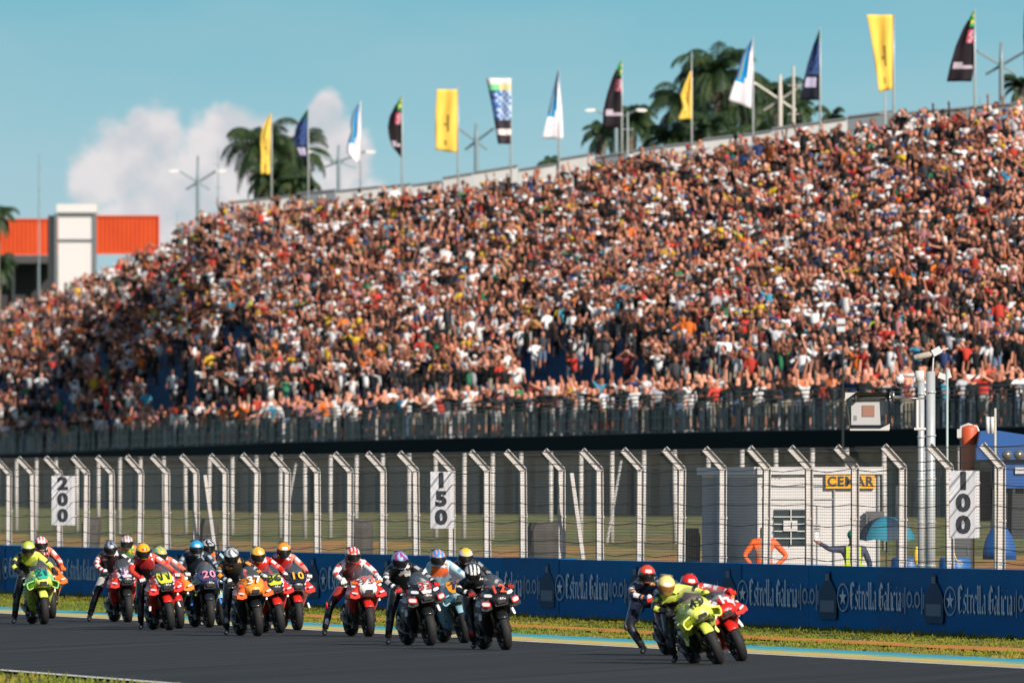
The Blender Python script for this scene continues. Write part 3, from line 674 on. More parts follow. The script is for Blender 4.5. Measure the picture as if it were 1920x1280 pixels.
def mk_spectators():
    rnd = random.Random(9); tm = {}
    for kind in POSES:
        for r in range(2): tm[(kind, r)] = spectator_template(kind, rnd, False)
    anchors = [(0, 'at the far left end'), (60, 'left of the 200 board'), (119, 'above the 200 board'), (190, 'right of the 200 board'), (260, 'above bike 11'), (365, 'above the blue helmet'),
               (450, 'above bike 37'), (530, 'above bike 10'), (610, 'right of bike 10'), (670, 'above the red white bike'), (750, 'above the purple helmet'),
               (829, 'above the 150 board'), (890, 'right of the 150 board'), (965, 'right of the black bikes'), (1045, 'above the raking stay'), (1115, 'left of the leading trio'), (1210, 'above the leading trio'),
               (1300, 'above bike 49'), (1370, 'above the cabin side'), (1440, 'above the cabin corner'), (1510, 'above the cabin window'), (1600, 'above the cabin sign'), (1630, 'above the hooded screen'), (1700, 'left of the steel masts'),
               (1740, 'behind the steel masts'), (1808, 'above the 100 board'), (1870, 'above the blue tractor'), (1920, 'at the far right end')]
    PS = {'holding a phone up': 'phone raised', 'hands on the rail': 'hands on rail', 'shading the eyes': 'shading eyes'}
    made = []
    for i in range(300):
        front = i < 165
        px = -6+1934*((i if front else i-165)+rnd.uniform(.1, .9))/(165 if front else 135)
        back = rnd.uniform(.8, 3.0) if front else rnd.uniform(5.0, 11.5)
        kind = rnd.choice(['hands on the rail']*5+['arms down']*3+['arms up', 'holding a phone up', 'holding a phone up', 'clapping', 'shading the eyes', 'one arm up'] if front else ['arms up', 'holding a phone up', 'holding a phone up', 'clapping', 'arms down', 'arms down', 'arms down', 'arms down', 'one arm up'])
        p = ed(px, back, PZ + (0 if front else .30))
        made.append([px, p, kind, int(wchoice([w for _, w in SHIRT], 1)[0]), int(wchoice([w for _, w, _ in HAIR], 1)[0]), int(rng.integers(0, len(PANT))), front])
    made.sort(key=lambda a: a[0]); lab = {}
    PN = ['black trousers', 'dark grey trousers', 'jeans', 'khaki trousers', 'light grey trousers', 'black trousers']
    for mrec in made:
        px = mrec[0]; an = min(anchors, key=lambda a: abs(a[0]-px))[1]
        l = '%s shirt, %s, %s, %s row, %s' % (SHN[mrec[3]], HAIR[mrec[4]][2], PS.get(mrec[2], mrec[2]), 'front' if mrec[6] else 'second', an); mrec.append(l); lab.setdefault(l, []).append(mrec)
    for l, ms in lab.items():
        if len(ms) > 1:
            ords = ['leftmost', 'second', 'third', 'fourth', 'rightmost']
            for j, r in enumerate(ms): r[7] = (['leftmost ', 'next ', 'third ', 'fourth ', 'fifth '][j] if j < len(ms)-1 else 'rightmost ')+l
    for (px, p, kind, sh, ha, pa, front, l) in made:
        me0, zone = tm[(kind, rnd.randrange(2))]; me = me0.copy(); me.name = 'spectator'
        skin = np.array(SK[int(wchoice([5, 6, 6, 3, 3, 6, 1.5], 1)[0])])*rnd.uniform(.85, 1.2); leg = PANT[pa] if rnd.random() < .55 else skin
        pal = np.array([skin, np.array(SHIRT[sh][0])*rnd.uniform(.8, 1.1), PANT[pa], HAIR[ha][0], leg]); C = pal[zone]
        a = me.attributes.new('dye', 'FLOAT_COLOR', 'CORNER'); tot = np.empty(len(me.polygons), np.int32); me.polygons.foreach_get('loop_total', tot)
        cc = np.repeat(np.concatenate([C, np.ones((len(C), 1))], 1), tot, axis=0).astype(np.float32); a.data.foreach_set('color', cc.ravel())
        me.materials.clear(); me.materials.append(m_crowd)
        o = link('spectator', me); o.location = p; s = rnd.uniform(.93, 1.07); o.scale = (s*1.08, s, s); o.rotation_euler = (0, 0, rnd.gauss(-.1, .45))
        tag(o, l, 'spectator', 'spectators standing along the front railing')
mk_spectators()
# ------------------------------------------------------------------ motorcycles
HP = [(-1.00, [(0,.81),(.03,.81),(.07,.79),(.08,.765),(.06,.74),(.03,.73),(0,.73)]),
      (-.93, [(0,.885),(.08,.88),(.14,.85),(.155,.79),(.12,.705),(.06,.69),(0,.69)]),
      (-.80, [(0,.975),(.10,.965),(.18,.925),(.215,.82),(.20,.68),(.10,.665),(0,.665)]),
      (-.64, [(0,1.03),(.12,1.005),(.215,.94),(.255,.80),(.25,.62),(.16,.64),(0,.68)]),
      (-.48, [(0,.98),(.14,.97),(.235,.91),(.28,.76),(.25,.56),(.19,.52),(0,.64)]),
      (-.30, [(0,.90),(.15,.90),(.235,.85),(.270,.68),(.215,.38),(.13,.22),(0,.18)]),
      (-.02, [(0,.85),(.14,.84),(.20,.80),(.235,.62),(.185,.34),(.12,.17),(0,.15)]),
      (.26, [(0,.80),(.1,.80),(.15,.76),(.17,.60),(.17,.36),(.12,.2),(0,.19)])]
def sym(h): return [Vector((x, 0, z)) for x, z in h] + [Vector((-x, 0, z)) for x, z in h[::-1][1:-1]]
def fairing_base():
    mb = MB(); mb.loft([[Vector((p.x, y, p.z)) for p in sym(h)] for y, h in HP]); return subsurf(mb, 'fairing', m_black, 1)
FAIR = fairing_base()
def fairing(parent, mats, zonefn):
    me = FAIR.copy(); me.materials.clear()
    for q in mats: me.materials.append(q)
    for p in me.polygons: p.material_index = zonefn(*p.center); p.use_smooth = False
    me.name = 'fairing'; return link('fairing', me, parent)
def wheel_parts():
    t = MB(); t.torus((0, 0, 0), .240, .070, .060, 44, 12, p=2.1); tf = t.mesh('tyre', m_rubber, True)
    t = MB(); t.torus((0, 0, 0), .235, .095, .075, 44, 14, p=2.1); tr = t.mesh('tyre', m_rubber, True)
    r = MB(); r.torus((0, 0, 0), .20, .05, .014, 36, 6); r.path([(-.06, 0, 0), (.06, 0, 0)], .04, 10)
    for k in range(5):
        a = 2*math.pi*k/5; r.beam((0, 0, 0), (0, math.cos(a)*.2, math.sin(a)*.2), .03, .025, up=(1, 0, 0))
    rm = r.mesh('rim', mat((.03, .03, .032), .35, .6), True)
    d = MB()
    d.loft([[Vector((x, math.cos(2*math.pi*k/28)*rr, math.sin(2*math.pi*k/28)*rr)) for k in range(28)] for x, rr in ((-.003, .11), (-.003, .165), (.003, .165), (.003, .11))]+[[Vector((-.003, math.cos(2*math.pi*k/28)*.11, math.sin(2*math.pi*k/28)*.11)) for k in range(28)]], cap=False)
    dm = d.mesh('brake_disc', mat((.05, .05, .055), .3, .7), True)
    c = MB(); c.box((0, 0, 0), (.04, .07, .11)); cm = c.mesh('caliper', mat((.35, .25, .10), .35, .8))
    return tf, tr, rm, dm, cm
TF, TR, RM, DM, CM = wheel_parts()
_gen = {}
def generic_parts():
    G = {}
    b = MB(); 
    for sg in (-1, 1): b.path([(sg*.105, -.50, .86), (sg*.105, -.70, .33)], [.028, .026], 10); b.path([(sg*.105, -.50, .90), (sg*.105, -.585, .62)], .033, 10); b.box((sg*.105, -.705, .31), (.05, .07, .10))
    G['front_fork'] = b.mesh('front_fork', mat((.10, .08, .05), .35, .8), True)
    b = MB(); b.box((0, .12, .42), (.30, .50, .42)); b.box((0, -.10, .30), (.30, .16, .30)); b.box((0, .05, .66), (.24, .60, .14)); b.path([(.16, .1, .35), (.20, .1, .35)], .11, 16); b.path([(-.16, .1, .35), (-.20, .1, .35)], .11, 16)
    G['engine'] = b.mesh('engine', mat((.03, .03, .033), .4, .5))
    b = MB(); b.box((0, -.34, .52), (.34, .05, .30)); G['radiator'] = b.mesh('radiator', mat((.02, .02, .02), .6, .3))
    b = MB()
    for sg in (-1, 1): b.beam((sg*.11, .28, .42), (sg*.12, .72, .33), .04, .09)
    b.box((0, .38, .41), (.2, .08, .1)); G['swingarm'] = b.mesh('swingarm', mat((.04, .04, .045), .35, .7))
    b = MB(); b.path([(-.11, -.47, .90), (.11, -.47, .90)], .018, 8)
    for sg in (-1, 1): b.path([(sg*.10, -.47, .905), (sg*.20, -.46, .90), (sg*.34, -.41, .875)], .015, 8); b.path([(sg*.345, -.41, .875), (sg*.245, -.445, .892)], .021, 10)
    for sg in (-1, 1): b.path([(sg*.23, -.47, .90), (sg*.26, -.52, .895), (sg*.36, -.485, .87)], [.01, .009, .007], 6)
    G['handlebar'] = b.mesh('handlebar', mat((.02, .02, .022), .5), True)
    b = MB(); b.path([(-.10, -.05, .2), (-.13, .2, .22), (-.15, .42, .26), (-.16, .6, .32)], [.035, .04, .042, .045], 12); b.path([(.06, .5, .62), (.09, .75, .78), (.1, .95, .86)], [.03, .04, .048], 12)
    G['exhaust'] = b.mesh('exhaust', mat((.07, .065, .06), .4, .8), True)
    b = MB(); b.path([(.14, .22, .37), (.27, .22, .37)], .014, 8); b.box((.17, .25, .36), (.02, .14, .10)); G['footpeg'] = b.mesh('footpeg', m_steel)
    b = MB()
    hp = [(0,.90),(.08,.895),(.14,.86),(.165,.80),(.12,.74),(0,.73)]
    def sc(k, dz): return [(x*k, z+dz) for x, z in hp]
    b.loft([[Vector((p.x, y, p.z)) for p in sym(h)] for y, h in ((-.34, sc(.8, -.02)), (-.22, sc(1.1, .05)), (0, sc(1.1, .05)), (.15, sc(.8, .0)), (.22, sc(.55, -.06)))])
    G['tank'] = subsurf(b, 'tank', m_black)
    b = MB(); b.loft([[Vector((p.x, y, p.z)) for p in sym(h)] for y, h in ((.18, [(0,.80),(.09,.80),(.12,.77),(.08,.74),(0,.74)]), (.45, [(0,.82),(.12,.82),(.14,.79),(.09,.74),(0,.74)]), (.62, [(0,.90),(.11,.90),(.13,.85),(.08,.78),(0,.78)]))])
    G['seat'] = subsurf(b, 'seat', m_black)
    b = MB(); b.loft([[Vector((p.x, y, p.z)) for p in sym(h)] for y, h in ((.52, [(0,.93),(.10,.92),(.15,.86),(.10,.76),(0,.76)]), (.72, [(0,.98),(.09,.97),(.13,.90),(.09,.80),(0,.80)]), (.98, [(0,.99),(.06,.98),(.08,.94),(.05,.88),(0,.88)]))])
    G['tail'] = subsurf(b, 'tail', m_black)
    b = MB(); rings = []
    for k in range(9):
        a = R(-38+10.0*k); rr = .325
        ring = []
        for (x, dr, dx) in ((-.082, -.045, 0), (-.07, .0, 0), (0, .014, 0), (.07, 0, 0), (.082, -.045, 0), (.07, -.008, 0), (0, .004, 0), (-.07, -.008, 0)):
            ring.append(Vector((x, -.70+math.sin(a-.25)*(rr+dr), .30+math.cos(a-.25)*(rr+dr))))
        rings.append(ring)
    b.loft(rings)
    for sg in (-1, 1): b.beam((sg*.084, -.62, .56), (sg*.098, -.66, .38), .012, .13, up=(0, 1, 0))
    G['front_fender'] = subsurf(b, 'front_fender', m_black)
    # screen bubble
    b = MB(); rings = []
    for y, w, z0, z1 in ((-.83, .085, .955, .97), (-.74, .13, .985, 1.055), (-.62, .165, .99, 1.12), (-.50, .17, .975, 1.165)):
        rings.append([Vector((w*math.cos(t), y+.02*abs(math.cos(t)), z0+(z1-z0)*math.sin(t))) for t in [math.pi*k/10 for k in range(11)]])
    b.loft(rings, closed=False, cap=False)
    for r_ in (0,): pass
    G['windscreen'] = subsurf(b, 'windscreen', m_black)
    b = MB(); b.box((0, -.985, .755), (.12, .03, .055)); b.box((0, -.93, .715), (.20, .06, .05)); G['air_intake'] = b.mesh('air_intake', mat((.008, .008, .009), .7))
    def winglet(sg, box):
        b = MB()
        if box:
            P = [(.16, .80), (.265, .765), (.285, .725), (.27, .665), (.24, .645), (.17, .68)]
            for (a, c) in zip(P, P[1:]): b.beam((sg*a[0], -.80, a[1]), (sg*c[0], -.80, c[1]), .20, .020, up=(0, 0, 1) if abs(a[0]-c[0]) > .03 else (1, 0, 0))
            b.beam((sg*.17, -.70, .73), (sg*.31, -.70, .69), .02, .13, up=(0, 0, 1))
        else:
            b.loft([[Vector((sg*x, y, z)) for x, z in pts] for y, pts in ((-.88, ((.13, .85), (.20, .80), (.30, .705), (.305, .665), (.22, .64), (.13, .66))), (-.84, ((.14, .87), (.22, .82), (.315, .72), (.318, .655), (.22, .625), (.14, .64))), (-.55, ((.18, .90), (.26, .84), (.315, .74), (.318, .68), (.25, .63), (.18, .63))))])
            def wedge(x0, x1, za, zb, zc, zd, y0, y1):
                b.loft([[Vector((sg*x0, y0, zb)), Vector((sg*x0, y0-.02, (za+zb)/2)), Vector((sg*x0, y0, za)), Vector((sg*x0, y1, za+.02)), Vector((sg*x0, y1, zb+.02))],
                        [Vector((sg*x1, y0+.05, zd)), Vector((sg*x1, y0+.04, (zc+zd)/2)), Vector((sg*x1, y0+.05, zc)), Vector((sg*x1, y1, zc+.02)), Vector((sg*x1, y1, zd+.02))]])
        return b.mesh('winglet', m_black)
    for k in (0, 1):
        for sg in (-1, 1): G['winglet%d%d' % (k, sg)] = winglet(sg, k)
    return G
G = generic_parts()
m_screen_g = bpy.data.materials.new('smoked screen'); m_screen_g.use_nodes = True
_sb = m_screen_g.node_tree.nodes['Principled BSDF']; _sb.inputs['Base Color'].default_value = (.10, .12, .14, 1); _sb.inputs['Roughness'].default_value = .06; _sb.inputs['Alpha'].default_value = .55
def gp(key, name, parent, m=None):
    me = G[key]
    if m is not None: me = me.copy(); me.materials.clear(); me.materials.append(m)
    return link(name, me, parent)
FWD = Vector((0, -.70, 0))
def decal(mb, y, x, z, w, h, sg, m=0, tilt=.5):
    """small logo patch lying on the nose side"""
    c = Vector((x, y, z)); n = Vector((sg*.55, -.75, .35)).normalized(); t = n.cross(Vector((0, 0, 1))).normalized()*(-sg); b = n.cross(t); b = b if b.z > 0 else -b
    t = (t + Vector((0, 0, tilt))*.35*1).normalized()
    pts = []
    for k in range(10):
        a = 2*math.pi*k/10; pts.append(c+n*.012+t*(w/2*math.copysign(abs(math.cos(a))**.6, math.cos(a)))+b*(h/2*math.copysign(abs(math.sin(a))**.6, math.sin(a))))
    if sg > 0: pts = pts[::-1]
    mb.add(pts+[p-n*.01 for p in pts], [tuple(range(10))]+[(k, k+10, (k+1) % 10+10, (k+1) % 10) for k in range(10)], m)
def place(px, py, lean, yaw):
    Y = FPX*CH/(py-HZ); P = Vector((xat(px, Y), Y, 0)); rot = (0, R(lean), R(yaw))
    Rz = Matrix.Rotation(R(yaw), 3, 'Z'); return P-Rz @ FWD, rot
W_ = (.74, .73, .72)
def P_(c): return mat(c, .32, coat=.5)
RED = (.62, .022, .015); DRED = (.35, .015, .015); FLUO = (.72, .80, .13); ORG = (.80, .16, .012); BLK = (.012, .013, .015); WHT = (.74, .73, .72); LBL = (.26, .47, .56); NAVY = (.012, .03, .11); YEL = (.78, .50, .03); LIME = (.50, .66, .05)
def motorcycle(px, py, lean, yaw, label, zones, fc, number, num_col, plate, wing, fender, tankc, tailc, decals=(), plate_w=.17, stripe=None):
    loc, rot = place(px, py, lean, yaw)
    t = thing('motorcycle', loc, label, 'motorcycle', 'racing motorcycles on the track', rot)
    w = link('front_wheel', RM, t, FWD+Vector((0, 0, .30))); link('tyre', TF, w)
    for sg in (-1, 1): link('brake_disc', DM, w, (sg*.075, 0, 0)); link('caliper', CM, w, (sg*.085, .10, .09))
    w2 = link('rear_wheel', RM, t, (0, .72, .32)); link('tyre', TR, w2); link('brake_disc', DM, w2, (-.10, 0, 0))
    for k in ('front_fork', 'engine', 'radiator', 'swingarm', 'handlebar', 'exhaust', 'seat', 'air_intake'): gp(k, k, t)
    gp('footpeg', 'footpeg', t); gp('footpeg', 'footpeg', t).location = (-.41, 0, 0)
    gp('tank', 'tank', t, P_(tankc)); gp('tail', 'tail', t, P_(tailc)); gp('front_fender', 'front_fender', t, P_(fender)); gp('windscreen', 'windscreen', t, m_screen_g)
    for sg in (-1, 1): gp('winglet%d%d' % (wing[0], sg), 'winglet', t, P_(wing[1]))
    f = fairing(t, [P_(c) for c in zones], fc)
    # number panel hugging the nose
    if plate is not None:
        mb = MB(); pts = [];  w_ = plate_w
        for z, y, k in ((1.0, -.745, .85), (.95, -.835, 1.0), (.87, -.945, .95), (.82, -.995, .7)):
            for q in range(7):
                x = (q/3-1)*w_*k; pts.append(Vector((x, y-.016+x*x*1.9, z+.01-x*x*.5)))
        mb.add(pts, [(i*7+q, (i+1)*7+q, (i+1)*7+q+1, i*7+q+1) for i in range(3) for q in range(6)])
        mb.build('number_panel', P_(plate), t, True)
    n = Vector((0, -.80, .60)).normalized(); up = Vector((0, .60, .80)).normalized()
    if number:
        me = text_mesh(number, .205, mat(num_col, .5), 1.08, .004); me.name = 'number'
        for v in me.vertices: v.co.z += 0; 
        M = frame(Vector((.0, -.915, .925))+n*.035, (1, 0, 0), up)
        for v in me.vertices: x = v.co.x; v.co.z -= x*x*2.6
        me.transform(M); link('number', me, t)
    rd = random.Random(int(px)); dark = sum(zones[0]) < .2; pool = [W_, W_, (.45, .45, .46), (.55, .05, .03)] if dark else [W_, W_, (.02, .02, .025), (.02, .03, .12)]
    extra = [(.262+rd.uniform(-.01, .005), -.46, z+rd.uniform(-.015, .015), rd.uniform(.05, .10), rd.uniform(.022, .045), rd.choice(pool)) for z in (.84, .76, .66)]
    if wing[0] == 0 and not dark: extra += [(.222, -.902, .735, .11, .03, W_)]
    extra += [(.12+.05*k, -.78+.02*k, .90-.035*k, .055, .02, rd.choice(pool)) for k in range(2)] + [(.13, -.52, .955, .07, .022, rd.choice(pool)), (.272, -.36, .60, .05, .06, rd.choice(pool)), (.20, -.70, .70, .06, .022, rd.choice(pool))]
    for (x, y, z, w_, h_, c) in tuple(decals)+tuple(extra):
        for sg in (-1, 1): mb = MB(); decal(mb, y, sg*x, z, w_, h_, sg); mb.build('logo', mat(c, .4), t)
    return t
# ------------------------------------------------------------------ helmets and riders
def helmet_mesh():
    mb = MB(); nu, nv = 20, 14; rings = []
    for j in range(nv+1):
        th = math.pi*j/nv; r_ = []
        for k in range(nu):
            ph = 2*math.pi*k/nu; x = math.sin(th)*math.sin(ph); y = -math.sin(th)*math.cos(ph); z = math.cos(th)
            X = x*.128; Y = y*.150; Z = z*.135
            if z < 0 and y < 0: Y -= .028*(-z)*(-y)*2       # chin bar juts forward
            if z < -.55: Z = -.095 + (Z+.075)*.35; X *= 1.06; Y *= 1.05
            if z > .0 and y > .5: Y += .03*y                # tail spoiler
            r_.append(Vector((X, Y, Z)))
        rings.append(r_)
    mb.loft(rings[::-1], cap=False); me = subsurf(mb, 'helmet', m_black, 1)
    mv = MB(); rows = []
    for j in range(5):
        z = .045-.0275*j; row = []
        for k in range(13):
            ph = R(-74+148*k/12); s = math.sqrt(max(0, 1-(z/.135)**2)); row.append(Vector((math.sin(ph)*.131*s, -math.cos(ph)*.153*s-(.02*max(0, -z/.1)*math.cos(ph)), z)))
        rows.append(row)
    mv.loft(rows, closed=False, cap=False); mm = mv.mesh('visor', m_black, True)
    sp = MB(); sp.loft([[Vector((.09*k, y, z+dz)) for k, dz in ((-1, 0), (-.5, .012), (.5, .012), (1, 0), (.5, -.006), (-.5, -.006))] for y, z in ((.05, .118), (.13, .085), (.195, .055))]); sm = sp.mesh('spoiler', m_black, True)
    return me, mm, sm
HM, VM, SM = helmet_mesh()
def helmet(parent, pos, pitch, yaw, roll, crown, lower, patch, accent, visor, hstyle=0):
    me = HM.copy(); me.materials.clear()
    for c in (crown, lower, patch, accent): me.materials.append(P_(c))
    for p in me.polygons:
        x, y, z = p.center; th = math.atan2(x, -y)
        if z > .05:
            m = 0
            if abs(th) < .36 and .058 < z < .098 and y < 0: m = 2
            if hstyle == 1 and int((x+.2)*34) % 2 == 0: m = 3
            if hstyle == 2 and math.sin(th*5+z*40) > .35: m = 3
            if hstyle == 3 and z > .108: m = 3
        else:
            m = 1
            if abs(th) > 1.35 and z > -.02: m = 3 if hstyle else 0
            if y < 0 and -.125 < z < -.07 and abs(th) < .3: m = 3
        p.material_index = m
    me.name = 'helmet'; h = link('helmet', me, parent, pos); h.rotation_euler = (R(pitch), R(roll), R(yaw))
    v = VM.copy(); v.materials.clear(); v.materials.append(mat(visor, .08, .35, coat=1.0)); link('visor', v, h)
    s = SM.copy(); s.materials.clear(); s.materials.append(P_(lower)); link('spoiler', s, h); return h
def glove(parent, pos, dirn, side, c1, c2):
    """hand closed round the grip: palm, four fingers curling over the bar and the thumb under it"""
    mb = MB(); d = Vector(dirn).normalized(); ax = Vector((side*.96, .22, -.12)).normalized(); ax = (ax-d*ax.dot(d)).normalized(); n = d.cross(ax)*1.0
    if n.z < 0: n = -n
    pos = Vector(pos); q = pos-d*.075
    mb.path([q-d*.05, q-d*.02, q+d*.045], [.036, .044, .040], 8, 1)
    for k in range(4):
        b = q+d*.035+ax*((k-1.5)*.024)*-1+n*.012; L = (.036, .042, .040, .032)[k if side > 0 else k]
        mb.path([b, b+d*L+n*.012, b+d*(L+.022)-n*.018, b+d*(L-.002)-n*.048, b+d*(L-.028)-n*.05], [.0125, .0125, .012, .011, .009], 6, 0)
    b = q-ax*side*side*.04*(1)+d*.0; mb.path([q-ax*.035-n*.01, q-ax*.052+d*.035-n*.03, q-ax*.03+d*.06-n*.045], [.015, .013, .010], 6, 0)
    return mb.build('glove', [mat(c1, .6), mat(c2, .6)], parent, True)
def boot(parent, ankle, toe, knee, c, c2):
    mb = MB(); a, t, k = Vector(ankle), Vector(toe), Vector(knee); up = (k-a).normalized(); f = (t-a); f = f-up*f.dot(up)*.3
    mb.path([a+up*.26, a+up*.16, a+up*.02], [.064, .058, .052], 12, 0)
    mb.path([a-f*.32+up*-.01, a-f*.12-up*.02, a+f*.35-up*.03, t, t+f.normalized()*.045], [.03, .047, .045, .040, .018], 10, 0)
    mb.path([a+up*.19+f*.10, a+up*.10+f*.12], [.045, .043], 8, 1)
    return mb.build('boot', [mat(c, .45), mat(c2, .45)], parent, True)
def unlean(p, lean):
    v = Vector(p); return Matrix.Rotation(R(-lean), 3, 'Y') @ v
def rider(px, py, lean, yaw, label, suit, hel, dz=0.0, dx=0.0, tuck=0.0, foot=None, gl=(BLK, BLK), boots=(BLK, BLK), head=(22, 0, 0), leftfoot=None, hang=0.0, knee_out=0.0, chest_txt=None):
    """suit: dict of colours. foot: (x, z) of the dangling right boot's ankle in upright space"""
    loc, rot = place(px, py, lean, yaw)
    t = thing('person', loc, label, 'motorcycle racer', 'riders on racing motorcycles', rot)
    J = {}; B = []
    V = Vector
    J['pel'] = (V((-.03+hang, .30, .93)), (.165, .13)); J['wst'] = (V((-.04+hang+dx*.3, .15, 1.03-tuck*.3)), (.150, .12)); J['cst'] = (V((-.05+hang*.9+dx*.7, -.02-tuck*.2, 1.15+dz-tuck)), (.180, .13))
    J['nk'] = (V((-.055+hang*.8+dx, -.14-tuck*.3, 1.225+dz-tuck)), .068); J['hd'] = (V((-.06+hang*.8+dx*1.15, -.20-tuck*.3, 1.275+dz-tuck)), .085)
    B += [('pel', 'wst'), ('wst', 'cst'), ('cst', 'nk'), ('nk', 'hd')]
    c = J['cst'][0]
    J['hump'] = (c+V((0, .13, .09)), .07); B += [('cst', 'hump')]
    for sg, key in ((-1, 'R'), (1, 'L')):
        ha = V((sg*.295, -.36, .925)); sh = c+V((sg*.185, -.01, .015)); mid = sh.lerp(ha, .5); out = .12 if sg < 0 else .07
        el = mid+V((sg*out, .04, -.03 if sg > 0 else .0))
        J['s'+key] = (sh, .080); J['e'+key] = (el, .058); J['w'+key] = (ha, .038); B += [('cst', 's'+key), ('s'+key, 'e'+key), ('e'+key, 'w'+key)]
    for sg, key in ((-1, 'R'), (1, 'L')):
        hip = J['pel'][0]+V((sg*.11, -.02, -.06))
        if sg < 0 and foot is not None:
            an = unlean((foot[0], foot[2] if len(foot) > 2 else -.05, max(foot[1], .12)), lean); kn = hip.lerp(an, .5)+V((-.05-knee_out, -.16, .04)); toe = an+unlean((-.04, -.17, -.055), lean)
            an2 = an
        else:
            an = V((sg*.215, .27, .40)); kn = V((sg*(.285+(knee_out if sg < 0 else 0)), -.10, .66)); toe = an+V((sg*.01, -.16, -.045))
        J['p'+key] = (hip, .110); J['k'+key] = (kn, .074); J['a'+key] = (an, .048)
        B += [('pel', 'p'+key), ('p'+key, 'k'+key), ('k'+key, 'a'+key)]
        J['_t'+key] = (toe, 0)
    toes = {k: J.pop('_t'+k)[0] for k in 'RL'}
    me = skin_figure(J, B, 'pel', 2); bi, bt, cc = bone_of(me, J, B)
    keys = ['body', 'chest', 'armR', 'armL', 'leg', 'band', 'knee', 'band2']; cols = [suit.get(k, suit['body']) for k in keys]
    me.materials.clear()
    for q in cols: me.materials.append(mat(q, .42, coat=.25))
    for i, p in enumerate(me.polygons):
        a, b = B[bi[i]]; x, y, z = cc[i]; m = 0; tt = bt[i]
        if b in ('wst', 'cst', 'nk', 'hump') or (a == 'cst' and b[0] == 's'):
            m = 0
            if y < c.y-.02 and z > c.z-.15:
                m = 1
                if (int((z+5)*24+(x+3)*9) % 4 == 0) and z > c.z-.06 and not suit.get('chest_band'): m = 5 if int((z+5)*24) % 2 else 7
                if suit.get('chest_band') and (int((z+5)*22) % 3 == 0) and (x-c.x) > -.03: m = 5
                if suit.get('chest_band') and (int((z+5)*22) % 3 == 2) and (x-c.x) > .03: m = 7
            if y < c.y-.02 and z > c.z+.05 and abs(x-c.x) > .10: m = 5
        if a[0] == 's' or (b[0] == 's' and tt > .75):
            m = 3 if (a[-1] == 'L' or b[-1] == 'L') else 2
            if a[0] == 's':
                pa, pb = J[a][0], J[b][0]; ax_ = pa.lerp(pb, tt); sgn = 1 if a[-1] == 'L' else -1; dn_ = (V((x, y, z))-ax_); dn_ = dn_.normalized().dot(V((sgn*.45, -.30, .84)))
                if dn_ > .45 and .16 < tt < .50: m = 5
                elif dn_ > .2 and .66 < tt < .84: m = 7
                elif dn_ < -.15: m = 0
        if a[0] == 'e':
            m = 3 if a[-1] == 'L' else 2
            pa, pb = J[a][0], J[b][0]; ax_ = pa.lerp(pb, tt); sgn = 1 if a[-1] == 'L' else -1; dn_ = (V((x, y, z))-ax_).normalized().dot(V((sgn*.45, -.30, .84)))
            if dn_ > .35 and .10 < tt < .42 and not suit.get('inner'): m = 5
            elif dn_ > .1 and .55 < tt < .70: m = 7
            elif dn_ < -.3: m = 0
        if a == 'pel' and b[0] == 'p': m = 4
        if a[0] == 'p' and b[0] == 'k':
            m = 4
            if suit.get('leg_band') and .30 < tt < .72 and x*(1 if b == 'kL' else -1) > J[b][0].x*(1 if b == 'kL' else -1)*tt*.9: m = 5
            if tt > .82: m = 6
        if a[0] == 'k': m = 6 if tt < .18 else 4
        p.material_index = m
    me.name = 'body'; link('body', me, t)
    hp = J['hd'][0]+V((0, -.045, .045)); helmet(t, hp, head[0], head[1]-lean*0, head[2]-lean*.75, *hel)
    for sg, key in ((-1, 'R'), (1, 'L')):
        w = J['w'+key][0]; g = V((sg*.305, -.43, .888)); glove(t, g+V((0, 0, .022)), g-w+V((0, 0, .0)), sg, gl[0], gl[1] if sg < 0 else (gl[2] if len(gl) > 2 else gl[1]))
        boot(t, J['a'+key][0], toes[key], J['k'+key][0], boots[0], boots[1])
    # white knee slider on both knees
    for key, sg in (('R', -1), ('L', 1)):
        k = J['k'+key][0]; mb = MB(); mb.ell(k+V((sg*.062, -.02, 0)), (.025, .05, .06), 8, 6); mb.build('knee_slider', mat(suit.get('slider', (.05, .05, .05)), .5), t, True)
    if chest_txt is not None:
        mb = MB()
        for j, (cx, cz, w_, h_, col_) in enumerate(chest_txt): pass
    return t
# ------------------------------------------------------------------ the pack
def z_simple(a, b, c=None, plate=None):
    """a upper body, b lower, c stripe"""
    def f(x, y, z):
        if plate is not None and abs(x) < .15 and y < -.60 and z > .80: return 2
        if c is not None and .57 < z < .66 and y > -.6: return 3 if False else 2
        return 0 if z > .50-.35*(y+.4) else 1
    return f
def z_two(x, y, z): return 0 if z > .48-.3*(y+.4) else 1
def z_red(x, y, z):                       # red with white edging beside a dark centre
    if abs(x) < .125 and y < -.55: return 2
    if abs(x) < .155 and y < -.55: return 1
    return 0 if z > .34 else 2
def z_black(x, y, z):
    if y > -.5 and .60 < z < .70: return 1
    return 0
def z_blue(x, y, z):
    if abs(x) < .15 and y < -.5: return 2
    if abs(x) < .18 and y < -.5: return 1
    return 0
def z_panels(x, y, z):
    if z < .50: return 1
    s = z + abs(x)*1.2
    return 2 if (y < -.5 and .98 < s < 1.08) or (y > -.4 and .62 < z < .70) else 0
m = motorcycle
W, K = WHT, BLK
PINK = (.60, .10, .16)
pills = [(.165, -.885, .865, .13, .05, W), (.222, -.905, .745, .16, .095, RED), (.226, -.918, .745, .125, .06, W), (.255, -.50, .56, .05, .12, W)]
